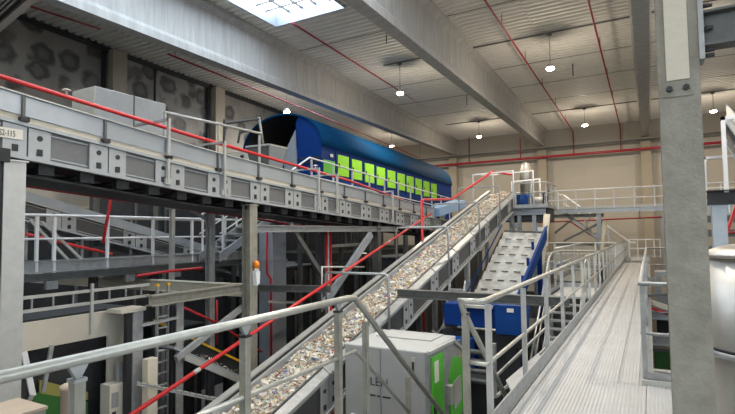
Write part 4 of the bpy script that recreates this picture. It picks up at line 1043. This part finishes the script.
railing('short railing around the small landing left of the walkway', [(-2.4, 14.1, 0), (-2.4, 16.4, 0), (-1.35, 16.4, 0)], posts=(.02, .5, .99, 1.9), material=TUBE)
# far landing and rails before the bridge
t = thing('far_landing', 'wide steel landing left of the far end of the walkway', 'platform', (-3, 29, 0))
M().box(-5.2, -1.24, 27.2, 30.9, -.06, 0).build('landing_deck', ALU, t)
M().channel((-5.2, 27.2, -.12), (-1.24, 27.2, -.12), .24, .06).build('edge_channel', G, t)
for x in (-5.1, -3.2, -1.4): M().bar((x, 27.3, FLOOR), (x, 27.3, -.06), .14, .14).build('support_leg', G, t)
railing('white railing along the near edge of the far landing', [(-5.2, 27.2, 0), (-1.4, 27.2, 0)], posts=(.0, .25, .5, .75, .98), material=WHITE, postmat=WHITE)
railing('railing running from the far landing toward the viewer beside the stepped deck', [(-2.9, 18.5, 0), (-2.9, 27.0, 0)], posts=(.01, .16, .33, .5, .66, .83, .98), material=WHITE, postmat=GL)
solo('service_deck', M().box(-2.9, -2.0, 18.4, 27.15, -.06, -.01), GD, 'narrow service deck between the stair landing and the far landing', 'platform', (-2.5, 22, -.06))
# bridge before the back wall
t = thing('foot_bridge', 'level grey footbridge crossing in front of the back wall above the walkway', 'platform', (-2, 31.2, 2.8))
M().channel((-8.2, 31.0, 2.84), (5.5, 31.0, 2.84), .24, .08, .015).build('edge_channel', SHEET, t)
M().box(-8.2, 5.5, 31.0, 32.0, 2.9, 2.95).build('bridge_deck', G, t)
M().bar((-8.0, 31.3, 2.58), (-2.2, 31.3, 2.58), .12, .2).build('under_beam', GD, t)
railing('white railing along the footbridge in front of the back wall', [(-7.8, 31.05, 2.95), (5.4, 31.05, 2.95)], posts=[.02+.0745*k for k in range(14)], material=WHITE, postmat=WHITE, h=1.1, toe=.16, r=.045, ps=.07, toe_mat=GL)
hcol(-2.45, 31.1, FLOOR, 2.64, .22, 'grey column under the footbridge left of the walkway end', SHEET)
hcol(.75, 31.1, FLOOR, 2.64, .22, 'grey column under the footbridge behind the big post', SHEET)
hcol(-7.4, 31.2, FLOOR, 2.5, .22, 'grey column under the left end of the footbridge', SHEET)
for a, b, lab in (((555, 233), (570, 221), 'dark knee brace under the footbridge, left one'), ((564, 241), (604, 221), 'long dark diagonal brace under the footbridge')):
    solo('diagonal_brace', M().bar(at(*a, Y=31.3), at(*b, Y=31.3), .1, .12), GD, lab, 'brace', at(*a, Y=31.3))
pipe('red_pipe', [at(538, 222.5, Y=33), at(664, 217, Y=33)], .045, DRED, 'thin red pipe running level under the footbridge', [(at(x, 222.5-(x-538)*.0437, Y=33), V((at(x, 222, Y=33).x, 31.9, 2.92))) for x in (545, 590, 640)])
pipe('red_pipe', [at(570, 221.5, Y=33), at(597, 239, Y=33)], .045, DRED, 'red pipe sloping down under the footbridge')
# stair from the bridge
t = stair('white stair coming down from the footbridge to the end of the walkway', 0, 0.9, 0, 0, -3.6, -2.95, GL, n=15)
t.rotation_euler.z = math.pi/2; t.location = (-4.55, 32.2, 0.0)
for c in t.children: c.location = V((0, 0, 0))
# stair() built about x 0.45; turn it so it descends toward +X
t.rotation_euler.z = math.pi/2
t2 = thing('guard_rail', 'white sloping handrails of the stair from the footbridge', 'railing', (-4.5, 32.4, 2.95))
for y in (32.2, 33.1):
    M().path([(-4.8, y, 3.95), (-4.5, y, 3.9), (-.95, y, 1.0), (-.7, y, 1.0)], .035, 8).build('handrail', WHITE, t2)
    M().path([(-4.5, y, 3.4), (-.95, y, .5)], .025, 8).build('knee_rail', WHITE, t2)
    for f in (.02, .35, .68, .98): M().bar((-4.5+3.55*f, y, 2.95-2.9*f), (-4.5+3.55*f, y, 3.9-2.9*f), .05, .05).build('post', WHITE, t2)
# head tower of the sloping belt
t = thing('head_tower', 'grey steel support tower under the head of the sloping belt', 'frame', (-4, 21, FLOOR))
for q in ((535, 240), (520, 235)):
    p = at(*q, Y=20.8); M().bar((p.x, p.y, FLOOR), (p.x, p.y, 2.35), .14, .14).build('tower_leg', SHEET, t)
a, b = at(500, 212, Y=20.8), at(545, 211, Y=20.8)
M().ibeam((-5.2, 20.8, 2.5), (-3.55, 20.8, 2.5), .26, .2).build('tower_beam', SHEET, t)
M().box(-4.72, -3.4, 20.3, 22.6, 2.63, 2.68).build('tower_deck', G, t)
M().bar(at(506, 218, Y=20.5), at(533, 241, Y=20.5), .08, .1).build('tower_brace', SHEET, t)
M().box(-5.2, -3.5, 20.9, 22.5, 2.1, 2.62).build('tower_girder', DARK, t)
M().bar(at(535, 238, Y=20.7), at(548, 222, Y=20.7), .06, .08).build('tower_brace', G, t)
railing('railing on the small platform at the head of the sloping belt', [(-4.65, 20.4, 2.68), (-3.42, 20.4, 2.68), (-3.42, 22.5, 2.68)], posts=(.02, .5, .98, 1.5, 1.98), material=GL, postmat=GL, h=.95, toe=.1)
t = thing('drive_motor', 'pale gear motor with pipes beside the head of the sloping belt', 'motor', (-3.9, 21.6, 2.68))
M().lathe((-4.2, 21.6, 3.0), [(.1, 0), (.14, .02), (.14, .4), (.09, .43)], 18, 'X').build('motor_body', GL, t)
M().box(-4.35, -4.15, 21.4, 21.8, 2.68, 3.12, .02).build('gearbox', GD, t)
M().path([(-3.75, 21.5, 2.7), (-3.75, 21.5, 3.25), (-3.5, 21.5, 3.35)], .03, 8).build('hose', BLACK, t)
M().box(-3.66, -3.54, 21.3, 21.4, 2.9, 3.15).build('blue_switch', BLUEB, t)
solo('round_tube', M().path([at(547, 214, Y=20), at(544.5, 240, Y=20), at(540, 272, Y=20), V((at(540, 272, Y=20).x, 20, FLOOR))], .12, 12), CREAM, 'long cream sloping tube between the stepped deck and the walkway railing', 'tube', at(540, 272, Y=20))
solo('round_tube', M().path([at(605, 221, Y=30.4), at(603.5, 234, Y=30.4), at(602, 249, Y=30.4), V((at(602, 249, Y=30.4).x, 30.4, -.02))], .13, 12), CREAM, 'short cream vertical tube beside the footbridge column', 'tube', at(602, 249, Y=30.4))
solo('switch_box', M().box(-3.75, -3.4, 20.0, 20.2, 1.15, 1.85, .02), WHITE, 'white switch box hanging beside the cream sloping tube', 'box', (-3.5, 20, 1.2))
# machines below the landing, seen through the rails
housing('grey machine housing under the far landing left of the walkway', -5.0, -1.8, 23, 27, FLOOR, -1.0, GD, 5)
housing('dark machine housing below the pale stepped deck', -4.4, -3.1, 14.9, 17.0, FLOOR, -1.2, DARK, 2)
housing('beige machine housing near the back wall left of the footbridge column', -5.5, -2.9, 34.6, 36.8, FLOOR, .9, BEIGE, 3)

# ================================================================== RIGHT SIDE
t = thing('side_conveyor', 'blue grey conveyor platform at the right edge behind the big post', 'conveyor', (1.8, 10.4, 2))
M().ibeam((.86, 10, 2.22), (4.5, 10, 2.22), .24, .16).build('cross_beam', DARK, t)
M().bar((1.02, 10.1, FLOOR), (1.02, 10.1, 2.1), .2, .2).build('support_leg', SHEET, t)
SP = [(9.6, 2.3), (12.6, 3.5)]
side_frame(t, SP, 1.45, -1, 9.6, 12.6, .5, 1.6, plate=.25, y0=9.7)
strip(SP, 1.9, 9.6, 12.6, 1.1, .03, .45, 'belt', BLACK, t)
strip(SP, 2.5, 9.6, 12.6, .05, .5, .25, 'far_side_frame', PLATE, t)
strip(SP, 1.5, 9.6, 12.6, .02, .25, .66, 'skirt_panel', SHEET, t)
for x, y, z0, z1, lab in ((1.13, 10.0, 2.3, 3.55, 'white bent bracket at the right edge, nearer and taller one'), (1.05, 12.4, 2.5, 3.2, 'white bent bracket behind the big post edge, farther one')):
    t = thing('bent_bracket', lab, 'bracket', (x, y, z0))
    M().bar((x, y, z0), (x, y, z1), .06, .06).build('upright', WHITE, t)
    M().bar((x-.03, y, z1-.03), (x+.6, y, z1-.03), .06, .06).build('arm', WHITE, t)
    M().prism([(-.03, -.16), (.1, -.03), (-.03, -.03)], (x, y-.01, z1), (x, y+.01, z1), up=(0, 0, 1)).build('gusset', WHITE, t)
pipe('red_pipe', [at(737, 205, Y=10.6), at(726, 234, Y=10.6), at(720, 250, Y=10.6)], .03, RED, 'red pipe sloping down at the right edge above the shiny duct')
pipe('red_pipe', [at(724, 233, Y=11.5), at(745, 232, Y=11.5)], .025, DRED, 'short level red pipe at the right edge above the shiny duct')
for z, lab in ((1.3, 'dark level beam above the shiny duct, lowest of three'), (1.62, 'dark level beam above the shiny duct, middle of three'), (1.9, 'dark level beam above the shiny duct, highest of three')):
    solo('level_beam', M().bar((.95, 12, z), (4, 12, z), .12, .14), GD, lab, 'beam', (.95, 12, z))
housing('dark machine housing right of the shiny duct', 2.5, 5.5, 13, 17, FLOOR, 1.2, DARK, 3)
railing('white railing at the far right beyond the big post', [(.9, 26.5, 2.4), (4.5, 26.5, 2.4)], posts=(.02, .3, .6, .9), material=WHITE, postmat=WHITE)
solo('far_deck', M().box(.8, 4.6, 26.4, 27.6, 2.25, 2.39).bar((4.2, 27, FLOOR), (4.2, 27, 2.26), .25, .25), G, 'grey deck carrying the white railing at the far right', 'platform', (2.7, 27, 2.25))
# what is seen down through the opening
for i, (y, z, mt, lab) in enumerate(((8.2, -.9, GD, 'dark cross beam seen down through the walkway opening, nearest'), (9.6, -.7, GL, 'pale cross beam seen down through the walkway opening'), (12.2, -.6, G, 'grey cross beam in the middle of the walkway opening'), (15, -.5, SHEET, 'far cross beam seen through the walkway opening'))):
    solo('cross_beam', M().ibeam((-.05, y, z), (2.4, y, z), .2, .16), mt, lab, 'beam', (1, y, z))
pipe('red_pipe', [(-.05, 9.0, -.55), (2.2, 8.6, -.6)], .03, RED, 'red pipe crossing below the walkway opening')
housing('green machine block down below the walkway opening', .05, 1.4, 8.9, 9.6, FLOOR, -2.2, DGREEN, 2)
housing('grey machine top down below the walkway opening', .1, 1.8, 7.0, 8.6, FLOOR, -1.6, GREYBOX, 2)
housing('dark machine block at the far end of the walkway opening', .1, 1.8, 16.9, 18.8, FLOOR, -.9, DARK, 4)
for a, b, mt, nm, lab in (((645, 300), (674, 310), CREAM, 'diagonal_bar', 'pale diagonal bar seen down through the walkway opening'), ((645, 306), (674, 316), RED, 'red_pipe', 'red pipe beside the pale diagonal bar in the walkway opening'),
                      ((645, 296), (674, 294), GD, 'level_bar', 'dark level bar near the top of the walkway opening'), ((645, 345), (674, 332), GL, 'lattice_bar', 'grey lattice bar sloping up to the right in the walkway opening'),
                      ((645, 336), (674, 346), G, 'lattice_bar', 'grey lattice bar sloping down to the right in the walkway opening')):
    p, q = at(*a, Y=15), at(*b, Y=15); solo(nm, M().bar(p, q, .07, .12 if mt is CREAM else .06), mt, lab, 'bar', p)
housing('green machine block far down in the walkway opening', .0, .7, 15.2, 16.2, FLOOR, -1.45, DGREEN, 2)
t = thing('grey_cabinet', 'grey cabinet with pale and tan boxes behind the opening rail', 'cabinet', (.5, 16, -.9))
M().box(.1, 1.5, 16.6, 17.4, -.84, .5).build('cabinet_body', GREYSH, t)
M().box(.25, .6, 16.5, 16.6, -.1, .35).build('cabinet_door', TAN, t); M().box(.75, 1.2, 16.5, 16.6, .0, .3).build('window', SHEET, t)
for z in (-.45, .0, .45): solo('knee_bar', M().path([(1.0, 6.4, z+.35), (1.05, 6.4, z+.35)], .01, 6), G, 'small grey rail clip on the opening guard behind the post at %s height' % {-.45: 'lowest', 0.0: 'middle', .45: 'highest'}[z], 'clip', (1, 6.4, z)) if False else None
for L in bpy.data.lights: L.use_shadow = True
